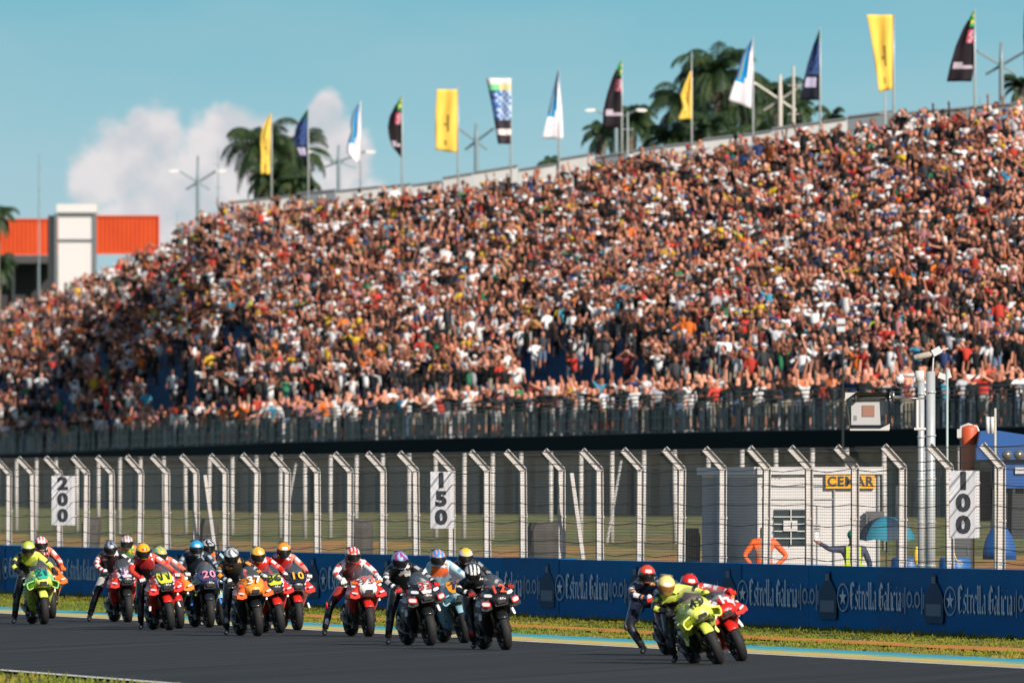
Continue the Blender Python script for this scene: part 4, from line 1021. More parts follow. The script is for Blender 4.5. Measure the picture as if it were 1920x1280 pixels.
# 49 fluorescent
m(1350, 1246, -24, 12, 'fluorescent yellow motorcycle numbered 49, heeled over hard at the head of the pack', [FLUO, (.015, .03, .015), (.80, .86, .35)], z_panels, '49', K, None, (1, FLUO), FLUO, FLUO, FLUO, decals=[(.22, -.62, .74, .10, .07, RED), (.225, -.625, .75, .05, .04, W), (.22, -.34, .45, .05, .14, (.7, .8, .2))])
rider(1350, 1246, -24, 12, 'rider in fluorescent yellow and black leathers with gold helmet on motorcycle 49', dict(body=K, chest=FLUO, armR=K, armL=FLUO, leg=K, band=FLUO, band2=K, arm_band=1, knee=K), ((.82, .66, .22), (.30, .18, .06), W, YEL, (.35, .16, .05), 0), tuck=.05, dx=-.05, hang=-.05, foot=(-.50, .09), gl=(K, K, FLUO), head=(24, -8, 10))
# red beside it
m(1393, 1240, -23, 14, 'red and white motorcycle leaning beside the fluorescent yellow one', [RED, RED, W], z_panels, '1', W, None, (0, RED), RED, RED, RED, decals=[(.20, -.78, .80, .12, .06, W), (.22, -.6, .70, .10, .06, NAVY), (.25, -.36, .48, .05, .14, W), (.2, -.75, .9, .08, .04, ORG)])
rider(1393, 1240, -23, 14, 'rider in red and white leathers and red helmet, arm out, right of bike 49', dict(body=K, chest=RED, armR=RED, armL=RED, leg=RED, band=W, band2=W, knee=K, inner=1), (RED, K, W, RED, (.02, .02, .02), 0), tuck=.05, dx=-.02, hang=-.12, gl=(RED, RED), head=(20, 0, 8))
m(1292, 1230, -14, 11, 'dark blue motorcycle mostly hidden behind motorcycle 49', [NAVY, K, W], z_black, '', W, None, (1, NAVY), NAVY, NAVY, NAVY)
rider(1292, 1230, -14, 11, 'rider in dark blue leathers and red helmet, leg hanging out, left of bike 49', dict(body=(.012, .018, .04), chest=(.012, .018, .04), armR=NAVY, armL=K, leg=(.012, .018, .04), band=W, band2=(.55, .25, .05), knee=K, chest_band=0), ((.72, .06, .02), K, W, ORG, (.015, .015, .015), 0), dz=-.04, dx=.02, hang=-.24, foot=(-.60, .13, -.3), knee_out=.13, gl=(RED, W), head=(14, 0, 5))
# black pair
m(950, 1219, -11, 13, 'black motorcycle with white pills and an orange red number, nearest of the two black ones', [K, (.25, .25, .26), K], z_black, '12', (.70, .08, .03), None, (0, (.02, .02, .022)), K, K, K, decals=pills)
rider(950, 1219, -11, 13, 'crouched rider in black leathers with white striped helmet on nearest black motorcycle', dict(body=K, chest=K, armR=K, armL=K, leg=K, band=K, band2=W, knee=K, chest_band=1), (W, K, W, (.05, .05, .05), (.012, .012, .012), 1), tuck=.10, dx=-.06, hang=-.08, foot=(-.36, .10), gl=(DRED, K), boots=(K, DRED), head=(30, -6, 0))
m(912, 1198, -8, 12, 'red motorcycle almost hidden behind the nearest black one', [RED, K, W], z_two, '', W, None, (0, RED), RED, RED, RED)
rider(912, 1198, -8, 12, 'rider with a yellow and grey helmet mostly hidden behind the nearest black motorcycle', dict(body=K, chest=K, armR=K, armL=K, leg=NAVY, band=(.25, .28, .32), band2=K, knee=K), ((.55, .50, .48), K, (.80, .50, .03), (.80, .50, .03), (.02, .02, .02), 3), dz=.04, head=(20, 0, 0))
m(872, 1206, -10, 13, 'pale blue and orange motorcycle between the two black ones', [LBL, LBL, ORG], lambda x, y, z: (1 if z < .45 else (2 if (x > .02 and y < -.45) else 0)), '79', NAVY, (.80, .30, .02), (1, LBL), LBL, LBL, LBL, decals=[(.22, -.62, .78, .08, .10, W)])
rider(872, 1206, -10, 13, 'rider in pale blue leathers with an orange chest and a pink striped blue helmet', dict(body=(.30, .48, .56), chest=(.80, .12, .015), armR=(.42, .60, .68), armL=(.42, .60, .68), leg=K, band=W, band2=(.10, .25, .35), knee=NAVY), ((.60, .28, .30), K, (.05, .25, .60), (.05, .25, .60), (.02, .02, .02), 1), dz=.06, dx=-.03, gl=(RED, K), head=(18, 0, 0))
m(808, 1211, -9, 14, 'black motorcycle with white pills and a square red number, second nearest black one', [K, (.25, .25, .26), K], z_black, '33', DRED, (.70, .66, .64), (0, (.02, .02, .022)), K, K, K, decals=pills, plate_w=.09)
rider(808, 1211, -9, 14, 'rider in black leathers with red gloves and a purple and blue helmet, right foot down', dict(body=K, chest=K, armR=K, armL=K, leg=K, band=(.35, .33, .33), band2=W, knee=K, chest_band=1), ((.30, .05, .22), K, (.04, .06, .28), (.25, .45, .62), (.012, .012, .012), 2), dz=.05, dx=-.06, hang=-.05, foot=(-.52, .11), gl=(RED, K), head=(24, 0, 0))
m(692, 1194, -4, 12, 'red, white and orange motorcycle leaning on its own in mid pack', [RED, (.06, .05, .05), W, ORG], lambda x, y, z: (1 if z < .46 else (2 if (abs(x) < .13 and y < -.6) else (3 if .74 < z < .79 and y < -.4 else 0))), '93', (.45, .08, .08), None, (0, RED), RED, W, RED, decals=[(.19, -.80, .90, .14, .04, ORG), (.20, -.80, .84, .12, .035, W), (.2, -.82, .72, .09, .05, NAVY), (.22, -.6, .80, .07, .12, W)])
rider(692, 1194, -4, 12, 'rider in white and red leathers, right leg stretched out wide, alone mid pack', dict(body=(.10, .03, .03), chest=(.16, .025, .025), armR=W, armL=W, leg=K, band=(.52, .05, .04), band2=(.66, .60, .60), knee=K, slider=RED, leg_band=1), ((.70, .62, .62), K, (.62, .10, .08), RED, (.012, .012, .012), 1), dz=.03, dx=-.02, hang=0, foot=(-.62, .12, -.12), gl=(W, W), boots=(K, W), head=(16, 0, 0), knee_out=.06)
# the left-hand bunch
m(558, 1182, -3, 12, 'red motorcycle numbered 10 in orange at the right of the left bunch', [RED, W, (.015, .02, .035)], z_red, '10', (.85, .40, .02), (.015, .02, .035), (0, RED), RED, RED, RED, decals=[(.2, -.8, .86, .10, .03, W), (.25, -.5, .42, .04, .10, W)])
rider(558, 1182, -3, 12, 'rider in red leathers with white sleeves and an orange helmet on motorcycle 10', dict(body=K, chest=(.45, .02, .02), armR=RED, armL=(.60, .25, .20), leg=K, band=W, band2=RED, knee=RED, inner=1), ((.85, .28, .02), K, W, K, (.02, .02, .02), 0), dz=.06, dx=-.02, gl=(W, K), head=(20, 0, 0))
m(526, 1187, -9, 11, 'red motorcycle numbered 36 between the orange one and motorcycle 10', [RED, W, (.015, .02, .035)], z_red, '36', (.015, .02, .03), (.60, .66, .05), (0, RED), RED, RED, RED, decals=[(.2, -.8, .80, .10, .03, W)], plate_w=.125)
rider(526, 1187, -9, 11, 'rider in red and black leathers with a yellow and white helmet on motorcycle 36', dict(body=K, chest=RED, armR=RED, armL=RED, leg=K, band=W, band2=(.6, .25, .2), knee=K, inner=1), ((.75, .50, .08), K, W, (.70, .30, .03), (.02, .02, .02), 2), dz=.03, dx=-.03, gl=(K, W), head=(22, 0, 0))
m(484, 1193, -7, 12, 'black and orange motorcycle numbered 37 in front of the left bunch', [(.85, .30, .03), K, ORG], lambda x, y, z: (1 if z < .70 or y > -.45 else (2 if abs(x) > .15 else 0)), '37', W, None, (0, (.80, .13, .01)), K, K, ORG, decals=[(.19, -.82, .86, .10, .05, (.80, .10, .03))])
rider(484, 1193, -7, 12, 'rider in black and orange leathers with silver helmet, foot down beside motorcycle 37', dict(body=K, chest=(.03, .025, .02), armR=K, armL=K, leg=K, band=(.80, .28, .03), band2=(.35, .38, .40), knee=K), ((.50, .52, .54), K, W, (.10, .11, .12), (.012, .012, .012), 2), dz=.04, dx=-.08, hang=-.05, foot=(-.40, .10), gl=(K, W), boots=(K, (.3, .3, .3)), head=(28, -8, 0))
m(415, 1173, -4, 11, 'blue and grey motorcycle mostly hidden behind motorcycle 37', [(.08, .22, .40), K, W], z_two, '', W, None, (0, (.10, .25, .42)), LBL, LBL, LBL)
rider(415, 1173, -4, 11, 'rider in blue leathers with orange collar and dark silver helmet behind motorcycle 37', dict(body=(.10, .18, .24), chest=(.80, .12, .015), armR=(.12, .20, .28), armL=K, leg=K, band=(.30, .45, .52), band2=K, knee=K), ((.40, .43, .46), K, (.05, .05, .06), K, (.012, .012, .012), 2), dz=.09, dx=0, head=(14, 0, 0))
m(393, 1177, -3, 11, 'black and purple motorcycle numbered 20 in pink', [(.015, .02, .03), (.20, .20, .45), (.02, .025, .05)], z_blue, '20', (.75, .25, .35), (.05, .05, .12), (1, (.015, .02, .03)), (.015, .02, .03), K, K, decals=[(.20, -.70, .62, .04, .10, LIME), (.25, -.5, .45, .04, .10, (.05, .2, .6))])
rider(393, 1177, -3, 11, 'rider in black leathers with grey armbands and a bright blue helmet on motorcycle 20', dict(body=(.012, .018, .025), chest=(.015, .02, .03), armR=(.02, .03, .05), armL=(.02, .03, .05), leg=K, band=(.30, .36, .42), band2=(.35, .40, .45), knee=(.20, .30, .02), slider=LIME), ((.03, .32, .60), K, (.70, .50, .52), (.65, .70, .75), (.015, .015, .02), 0), dz=.08, dx=-.02, gl=(K, (.2, .25, .3)), head=(16, 0, 0))
m(337, 1179, -7, 12, 'red and orange motorcycle tucked behind motorcycle 11', [RED, K, ORG], lambda x, y, z: (1 if z < .6 else (2 if x > .1 else 0)), '', W, None, (0, (.85, .25, .02)), RED, RED, RED, decals=[(.19, -.82, .86, .08, .05, W)])
rider(337, 1179, -7, 12, 'rider in red leathers with a green and orange helmet behind motorcycle 11', dict(body=K, chest=RED, armR=RED, armL=(.70, .20, .14), leg=K, band=W, band2=(.6, .1, .05), knee=K, inner=1), ((.10, .42, .30), K, (.75, .45, .06), (.75, .40, .05), (.02, .02, .02), 1), tuck=.0, dx=-.04, gl=(W, K), head=(24, 20, 0))
m(319, 1182, -8, 12, 'red motorcycle with a yellow number panel reading 11', [RED, W, (.015, .02, .035)], z_red, '11', (.015, .02, .03), (.66, .70, .05), (0, RED), RED, RED, RED, decals=[(.2, -.8, .80, .11, .035, (.45, .25, .06)), (.25, -.5, .42, .04, .10, W)], plate_w=.13)
rider(319, 1182, -8, 12, 'rider in dark red leathers with an orange-yellow helmet, right foot down beside motorcycle 11', dict(body=K, chest=(.30, .02, .025), armR=(.55, .05, .03), armL=(.65, .12, .09), leg=K, band=W, band2=RED, knee=K, inner=1), ((.88, .42, .015), (.015, .015, .015), (.55, .06, .03), YEL, (.02, .02, .02), 0), dz=.08, dx=-.08, hang=-.05, foot=(-.38, .10), gl=(W, RED), head=(24, 0, 0))
m(262, 1154, -4, 10, 'orange motorcycle hidden behind the rider second from the left', [ORG, K, W], z_two, '', W, None, (0, ORG), ORG, ORG, ORG)
rider(262, 1154, -4, 10, 'rider in orange leathers with a white streaked helmet, furthest back in the left bunch', dict(body=K, chest=(.10, .30, .10), armR=(.70, .22, .10), armL=(.70, .22, .10), leg=K, band=(.55, .60, .05), band2=RED, knee=K), ((.60, .56, .56), K, W, (.35, .20, .20), (.02, .02, .02), 1), dz=.09, dx=-.02, foot=(-.50, .11), head=(16, 0, 0))
m(240, 1167, -4, 11, 'red and black motorcycle with a pale square number, left of motorcycle 11', [RED, W, (.015, .02, .035)], z_red, '12', (.10, .05, .15), (.62, .52, .60), (0, RED), (.02, .02, .02), RED, K, decals=[(.2, -.8, .80, .11, .035, (.45, .25, .06))], plate_w=.10)
rider(240, 1167, -4, 11, 'rider in black leathers with white stripes, right leg stretched out, left of motorcycle 11', dict(body=K, chest=K, armR=(.35, .03, .02), armL=K, leg=K, band=(.70, .68, .66), band2=W, knee=K, leg_band=1), ((.05, .055, .07), K, (.50, .52, .62), (.25, .28, .34), (.012, .012, .012), 2), dz=.05, dx=-.05, hang=-.05, foot=(-.60, .12, -.1), gl=(K, W), head=(24, 0, 0))
m(83, 1171, -4, 10, 'fluorescent yellow motorcycle with a green number 21 panel, far left', [FLUO, (.50, .62, .06), (.20, .60, .25)], z_panels, '21', (.015, .06, .07), (.03, .42, .30), (1, (.30, .62, .16)), FLUO, FLUO, FLUO, decals=[(.20, -.66, .62, .07, .08, ORG)], plate_w=.11)
rider(83, 1171, -4, 10, 'rider in black and fluorescent yellow leathers with a yellow-green helmet on motorcycle 21', dict(body=K, chest=(.35, .42, .04), armR=K, armL=FLUO, leg=K, band=FLUO, band2=K, knee=K), ((.50, .60, .06), (.04, .06, .02), (.60, .64, .60), (.35, .05, .05), (.02, .015, .02), 0), dz=.05, dx=-.03, hang=-.04, foot=(-.44, .10), gl=(K, K, K), head=(20, 0, 0))
m(97, 1160, -3, 10, 'red and orange motorcycle hidden behind motorcycle 21', [ORG, K, W], z_two, '', W, None, (0, ORG), ORG, ORG, ORG)
rider(97, 1160, -3, 10, 'rider with a red and white striped helmet and orange gloves behind motorcycle 21', dict(body=K, chest=K, armR=(.6, .1, .05), armL=(.65, .22, .14), leg=K, band=W, band2=RED, knee=K), ((.62, .05, .04), K, W, W, (.02, .02, .02), 1), dz=.09, dx=-.0, gl=(ORG, ORG), head=(18, 0, 0))
# ------------------------------------------------------------------ flags
def flag(px, ptop, top, bottom, shape, kind, label, group='flags along the top of the grandstand', pole_px=None, w=None, sway=0.0, hem=None):
    Y = YB(px)+3.6; wz = CH+(HZ-lerp_tab(TWALL, px))/FPX*Y; u = Y/FPX; X = xat(px, Y); z0 = wz-2.4; zt = CH+(HZ-ptop)*u
    t = thing('flag', (X, Y, z0), label, 'flag', group)
    b = MB(); b.path([(0, 0, 0), (0, 0, (zt-z0)*.7), (0, 0, zt-z0)], [.055, .04, .02], 8); b.build('pole', m_galv, t, True)
    # cloth outline: free-edge offset in px for each fraction down
    zt2 = CH+(HZ-top)*u-z0; zb = CH+(HZ-bottom)*u-z0; n = len(shape); rows = []; 
    nr, nc = 22, 8
    for i in range(nr+1):
        f = i/nr; k = f*(n-1); j = min(int(k), n-2); lo = shape[j][0]*(1-(k-j))+shape[j+1][0]*(k-j); hi = shape[j][1]*(1-(k-j))+shape[j+1][1]*(k-j)
        row = []
        for q in range(nc+1):
            g_ = q/nc; x = (lo*(1-g_)+hi*g_)*u; drop = 0
            if hem: drop = hem*(1-g_)*u*f
            row.append(Vector((x, .10*math.sin(f*7+g_*4+px)*min(1, (1-g_)*2)+.06*math.sin(g_*9+px), zt2+(zb-zt2)*f-drop)))
        rows.append(row)
    mb = MB(); mb.loft(rows, closed=False, cap=False)
    me_m = FLAGM[kind]; idx = []
    for i in range(nr):
        for q in range(nc): idx.append(FLAGZ[kind]((i+.5)/nr, (q+.5)/nc))
    mb.m = idx; o = mb.build('cloth', me_m, t, True); md = o.modifiers.new('t', 'SOLIDIFY'); md.thickness = .01
    return t
def fl_mat(c):
    m_ = mat(c, .7, spec=.2); return m_
FLAGM = {'yellow': [fl_mat((.78, .52, .09)), fl_mat((.30, .20, .04)), fl_mat((.70, .42, .02))],
         'brasil': [fl_mat((.014, .010, .014)), fl_mat((.04, .30, .10)), fl_mat((.60, .55, .05)), fl_mat((.45, .06, .10)), fl_mat((.45, .38, .45))],
         'night': [fl_mat((.008, .010, .020)), fl_mat((.01, .08, .07)), fl_mat((.015, .04, .16)), fl_mat((.05, .09, .22)), fl_mat((.38, .36, .52))],
         'white': [fl_mat((.74, .70, .76)), fl_mat((.01, .28, .62)), fl_mat((.20, .24, .10)), fl_mat((.05, .12, .35))],
         'photo': [fl_mat((.04, .03, .04)), fl_mat((.74, .68, .66)), fl_mat((.18, .55, .25)), fl_mat((.04, .14, .40)), fl_mat((.45, .55, .70)), fl_mat((.70, .62, .30))]}
def zy(f, g):
    if .35 < g < .62 and .30 < f < .92: return 1 if int(f*40+g*3) % 2 == 0 and (f > .55 or g > .5) else 0
    return 0
def zb(f, g):
    if f < .22 and g > .5: return 2 if int(f*20) % 2 else 1
    if f < .12: return 1
    if .26 < f < .44 and .45 < g < .95: return 3 if (f+g*.3) % .11 < .07 else 4
    if .74 < f < .84 and g > .12: return 4 if g < .55 or (f > .78) else 0
    return 0
def zn(f, g):
    if f < .16: return 1
    if .2 < f < .62: return 2 if (f*7+g*3) % 1 < .5 else (3 if g > .4 else 0)
    if .70 < f < .80 and .15 < g < .7: return 4
    return 0
def zw(f, g):
    if g < .30 and f < .62: return 2 if g > .14 else 3
    if f < .75 and g < .62 - .3*f + .12 and f < .68: return 1
    return 0
def zp(f, g):
    if f < .09: return 1
    if f < .20: return 2 if g < .55 else 5
    if f < .62: return 3 if (f*9+g*5) % 1 < .45 else (4 if g > .2 else 0)
    if .78 < f < .87: return 1
    return 0
FLAGZ = {'yellow': zy, 'brasil': zb, 'night': zn, 'white': zw, 'photo': zp}
F = flag
F(509, 210, 214, 327, [(-3, 0), (-14, 0), (-20, 0), (-21, 0), (-19, 0), (-20, 0), (-20, 0)], 'yellow', 'narrow yellow feather flag in front of the leftmost palm, leftmost flag')
F(578, 202, 206, 310, [(-2, 0), (-15, 0), (-24, 0), (-27, 0), (-25, 0), (-16, 0), (-2, 0)], 'night', 'dark blue feather flag beside the leftmost palm')
F(676, 188, 191, 305, [(-1, 0), (-14, 0), (-19, 0), (-18, 0), (-24, 0), (-26, 0), (-8, 0)], 'white', 'white and blue feather flag, smallest of the white ones')
F(754, 176, 180, 296, [(-1, 0), (-14, 0), (-24, 0), (-27, 0), (-25, 0), (-18, 0), (-1, 0)], 'brasil', 'dark feather flag with a curved leading edge left of the big yellow banner')
F(859, 162, 168, 287, [(-40, 0), (-42, 0), (-43, 0), (-43, 0), (-42, 0)], 'yellow', 'rectangular yellow banner left of the photo banner', hem=-6)
F(958, 145, 147, 270, [(-46, 0), (-40, 0), (-34, 0), (-29, 0), (-24, 0)], 'photo', 'banner with a white top and a blue picture, tapering downwards')
F(1048, 130, 132, 260, [(-2, 0), (-10, 2), (-17, 5), (-24, 7), (-31, 8)], 'white', 'white and blue flag widening downwards, middle of the white ones')
F(1166, 112, 114, 240, [(-2, 0), (-18, 0), (-28, 1), (-35, 2), (-36, 2)], 'brasil', 'dark flag with a red picture in front of the middle palms')
F(1297, 96, 134, 224, [(-3, 0), (-14, 0), (-22, 0), (-18, 0), (-29, 0)], 'yellow', 'small rumpled yellow flag in front of the tall palm')
F(1412, 68, 72, 205, [(-1, 0), (-19, 0), (-27, 0), (-37, 0), (-46, 0)], 'white', 'large white and blue flag between the tall palms', hem=-16)
F(1538, 50, 54, 188, [(-1, 0), (-14, 0), (-24, 0), (-32, 0), (-38, 0)], 'night', 'large dark blue flag right of the tall palms')
F(1676, 26, 28, 167, [(-51, 0), (-44, 0), (-38, 0), (-33, 0), (-28, 0)], 'yellow', 'large yellow banner against open sky, tapering downwards', hem=6)
F(1828, 15, 20, 153, [(-2, 0), (-22, 0), (-36, 0), (-46, 0), (-53, -6)], 'brasil', 'large dark flag with a green and yellow tip near the right edge')
F(1934, -20, -10, 150, [(-8, 0), (-14, 0), (-15, 0), (-14, 0), (-12, 0)], 'night', 'dark flag cut by the right edge of the view')
# ------------------------------------------------------------------ lamp masts
m_mast = mat((.20, .27, .30), .5, .2); m_mastw = mat((.50, .47, .42), .6); m_lamp = mat((.74, .72, .70), .4)
def mast(px, top, hub, span, label, base=None, mm=None, lamps=True, rise=22, low=True):
    Y = YB(px)+40; u = Y/FPX; mm = mm or m_mast
    t = thing('lamp_mast', (xat(px, Y), Y, 1.5), label, 'lamp mast', 'lamp masts behind the grandstand')
    zt = CH+(HZ-top)*u-1.5; zh = CH+(HZ-hub)*u-1.5
    b = MB(); b.path([(0, 0, 0), (0, 0, zh), (0, 0, zt)], [.16, .10, .06], 8); b.build('mast', mm, t, True)
    for sg in (-1, 1):
        b = MB(); a = Vector((sg*span*u, -.5, zh+rise*u)); c = Vector((-sg*span*.62*u, .5, zh-rise*.95*u)) if low else Vector((0, 0, zh)); b.beam(c, a, .085, .085)
        b.build('arm', mm, t)
        if lamps:
            b = MB(); b.loft([[a+Vector((sg*d*u, (.1 if k in (0, 3) else -.1)*1.6, h+(.02 if k < 2 else -.10)*w)) for k in range(4)] for d, h, w in ((-2, 0, .6), (4, .02, 1.2), (13, .0, 1.1), (18, -.02, .5))]); b.build('lamp_head', m_lamp, t)
mast(371, 292, 338, 36, 'grey lamp mast with two drooping heads left of the leftmost palm', rise=18)
mast(635, 272, 300, 52, 'grey lamp mast with pale heads right of the leftmost palm', rise=16)
mast(893, 232, 261, 33, 'grey X-armed mast between the yellow and the photo banners', lamps=False, rise=20)
mast(1155, 190, 222, 40, 'lamp mast with two bright heads beside the middle palms', rise=16)
mast(1463, 140, 182, 48, 'pale X-armed mast between the white and the dark blue flags', mm=m_mastw, rise=26)
mast(1878, 80, 118, 46, 'grey X-armed mast near the right edge', lamps=False, rise=22)
def thin_mast(px, top, r, label, d=30, mm=None):
    Y = YB(px)+d; u = Y/FPX; zt = CH+(HZ-top)*u
    b = MB(); b.path([(0, 0, 1.5), (0, 0, zt*.8), (0, 0, zt)], [r, r*.7, r*.4], 8)
    for z in (.96, .90, .86): b.beam((-.25, 0, zt*z), (.25, 0, zt*z), .03, .03)
    o = b.build('antenna_mast', mm or m_mast, loc=(xat(px, Y), Y, 0)); tag(o, label, 'mast')
thin_mast(73, 288, .07, 'thin antenna mast behind the orange containers'); thin_mast(409, 280, .05, 'thin antenna mast left of the leftmost palm'); thin_mast(1488, 124, .13, 'thick pale post right of the pale X-armed mast', mm=m_mastw)
thin_mast(332, 398, .035, 'short thin aerial at the left end of the top row'); thin_mast(1838, 182, .04, 'short blue aerial above the crowd near the right edge')
thin_mast(1660, 122, .06, 'thin pale pole under the large yellow banner', 4, m_galv); thin_mast(1177, 210, .07, 'pale pole under the dark flag by the middle palms', 4, m_galv)
# ------------------------------------------------------------------ palms
m_frond = noise_mat('palm frond', [(.3, (.012, .030, .014)), (.55, (.024, .052, .016)), (.78, (.075, .10, .022))], .9, (1, 1, 1), .55, spec=.4)
m_trunk = noise_mat('palm trunk', [(.3, (.12, .10, .08)), (.7, (.22, .19, .15))], 3, (.3, .3, 4), .9)
def palm(px, cy, rad, label, Yo=90, nf=34, droop=1.0, seed=0, lean=0):
    rnd = random.Random(seed*13+px); Y = lerp_tab(TB, px)+Yo; u = Y/FPX; cz = CH+(HZ-cy)*u; L0 = rad*u*1.12
    t = thing('palm_tree', (xat(px, Y), Y, 1.4), label, 'palm tree', 'palm trees behind the grandstand')
    b = MB(); H = cz-1.4; b.path([(lean*(1-k/6)**2, 0, H*k/6) for k in range(7)], [.30, .24, .2, .19, .18, .19, .24], 9); b.build('trunk', m_trunk, t, True)
    b = MB()
    for i in range(nf):
        az = 2*math.pi*i/nf*2.618+rnd.uniform(-.2, .2); e0 = R(rnd.uniform(12, 86)) if i % 3 else R(rnd.uniform(-35, 15)); L = L0*rnd.uniform(.8, 1.15)
        pts = []; p = Vector((0, 0, H)); el = e0; ns = 11; 
        for k in range(ns+1):
            pts.append(p.copy()); d = Vector((math.cos(az)*math.cos(el), math.sin(az)*math.cos(el), math.sin(el))); p = p+d*(L/ns); el -= R(rnd.uniform(10, 16))*droop*(.5+k/ns)
            el = max(el, R(-82))
        b.path(pts, [.04*(1-k/ns)+.008 for k in range(ns+1)], 4)
        side = Vector((-math.sin(az), math.cos(az), 0))
        for k in range(1, ns*6):
            f = k/(ns*6); q = f*ns; j = int(q); c = pts[j].lerp(pts[j+1], q-j); d = (pts[j+1]-pts[j]).normalized()
            ll = L*.30*math.sin(math.pi*min(1, f*.85+.12))**.7
            for sg in (-1, 1):
                tip = c+side*sg*ll*rnd.uniform(.45, .75)+d*ll*.40+Vector((0, 0, -ll*rnd.uniform(.35, .85))); w = d*(.016+.012*rnd.random())
                mid = c.lerp(tip, .5)+Vector((0, 0, ll*.10)); o = len(b.v); b.add([c-w*.6, c+w*.6, mid+w, tip, mid-w], [(0, 1, 2, 4), (4, 2, 3)])
    b.build('crown', m_frond, t)
palm(492, 280, 84, 'leftmost full palm crown above the left end of the parapet', seed=1, nf=50, droop=1.05); palm(552, 292, 76, 'palm overlapping the leftmost one, under the dark blue feather flag', seed=2, Yo=110, nf=46); palm(512, 338, 62, 'dense low palm between the leftmost pair, reaching down to the parapet', seed=22, Yo=60, nf=44); palm(-4, 500, 46, 'dark palm in front of the steel deck at the left edge', seed=23, Yo=-20, nf=40)
palm(560, 352, 48, 'low palm at the foot of the leftmost pair', seed=3, Yo=70, nf=46)
palm(-6, 402, 44, 'palm cut by the left edge above the orange container', seed=4, Yo=-60, nf=26)
palm(1345, 142, 98, 'tallest palm crown, left of the large white flag', seed=5, nf=46); palm(1285, 200, 84, 'palm behind the small yellow flag', seed=6, Yo=120)
palm(1395, 200, 80, 'dark palm below the large white flag', seed=7, Yo=105); palm(1450, 182, 76, 'palm behind the pale X-armed mast', seed=8, Yo=130); palm(1492, 205, 46, 'palm behind the large dark blue flag', seed=18, Yo=110)
palm(1185, 232, 66, 'palm right of the middle dark flag', seed=9, Yo=100); palm(1128, 252, 46, 'small palm left of the middle dark flag', seed=10, Yo=115, nf=26)
palm(1260, 262, 60, 'low palm between the middle dark flag and the small yellow flag', seed=11, Yo=80)
palm(1035, 306, 34, 'small palm tip poking over the parapet left of centre', seed=12, Yo=90, nf=18); palm(1560, 226, 42, 'low palm over the parapet right of the large dark blue flag', seed=13, Yo=100, nf=22)
palm(1912, 165, 42, 'palm frond tips at the right edge', seed=14, Yo=90, nf=24); palm(1330, 250, 66, 'low dark palm at the foot of the tallest one', seed=15, Yo=70); palm(1420, 262, 56, 'low dark palm under the large white flag', seed=16, Yo=70)
# ------------------------------------------------------------------ containers and white tower at the far left
m_org = noise_mat('orange container paint', [(.3, (.52, .062, .014)), (.7, (.62, .085, .02))], .7, (1, 1, .3), .5)
def container(px0, px1, ytop, ybot, Y, label, slope=0):
    u = Y/FPX; x0, x1 = xat(px0, Y), xat(px1, Y); z1 = CH+(HZ-ytop)*u; z0 = CH+(HZ-ybot)*u; n = int((x1-x0)/.30)
    t = thing('container', ((x0+x1)/2, Y, z0), label, 'shipping container', 'orange containers at the left end')
    b = MB(); w = (x1-x0); h = z1-z0; ring = []
    for k in range(n+1):
        x = -w/2+w*k/n
        for (dx, dy) in ((0, 0), (.05, .12), (.15, .12), (.20, 0)): 
            if x+dx <= w/2: ring.append((x+dx, dy))
    b.loft([[Vector((x, dy, z)) for x, dy in ring] for z in (.1, h-.1)], closed=False, cap=False)
    b.box((0, 1.3, h/2), (w-.02, 2.4, h-.12)); b.build('corrugated_side', m_org, t)
    b = MB()
    for z in (.05, h-.05): b.box((0, 0, z), (w+.06, .14, .12))
    for s in (-1, 1): b.box((s*(w/2), 0, h/2), (.14, .15, h))
    b.build('frame', m_org, t)
container(-60, 108, 410, 478, 1150, 'orange container running off the left edge, part in shadow'); container(176, 297, 404, 476, 1120, 'sunlit orange corrugated container right of the white tower')
def tower():
    Y = 1105; u = Y/FPX; x0, x1 = xat(105, Y), xat(178, Y); zt = CH+(HZ-400)*u
    t = thing('white_tower', ((x0+x1)/2, Y, 1.5), 'tall white box tower with dark edges between the orange containers', 'tower'); w = x1-x0; h = zt-1.5
    b = MB(); b.box((0, 1.5, h/2), (w-.3, 3, h)); b.build('wall', m_white, t)
    b = MB()
    for s in (-1, 1): b.box((s*w/2, -.05, h/2), (.22, .3, h))
    for z in (h-.1, h-50*u, h-150*u): b.box((0, -.06, z), (w-.22, .22, .12))
    b.build('frame', mat((.12, .14, .15), .5), t)
    b = MB(); b.box((.1, 1.4, h+.35), (w+.1, 3.4, .6)); b.build('roof', m_white, t)
    b = MB(); b.box((-w/2-.36, 1.2, h/2), (.42, 2.6, h-.3)); b.box((-w/2-.13, .8, h*.5), (.06, .1, h)); b.build('side_shade', mat((.02, .025, .03), .8), t)  # near-black box standing in for the shadow beside the tower
tower()
def deck():
    Y = 1118; u = Y/FPX; t = thing('steel_deck', (xat(70, Y), Y, 1.5), 'dark steel deck and stairs beneath the left orange container', 'deck'); z = CH+(HZ-478)*u-1.5
    b = MB(); b.box((-1.0, .5, z-.35), (5.6, 3, .5)); b.build('floor', mat((.05, .05, .055), .7), t)
    b = MB()
    for x in (-3.4, -1.7, .1, 1.4): b.box((x, -.6, (z-.6)/2), (.22, .22, z-.6))
    b.build('post', m_dark, t)
    b = MB(); b.beam((-5, -1.2, z*.55), (1.0, -1.2, z*.72), .3, .6); b.beam((-5, -1.3, z*.55+1.2), (1.0, -1.3, z*.72+1.2), .05, .05); b.build('ramp', m_conc, t)
    b = MB(); b.box((-1, 2.5, z/2), (5.4, .2, z)); b.build('back_panel', mat((.03, .03, .033), .8), t)
deck()
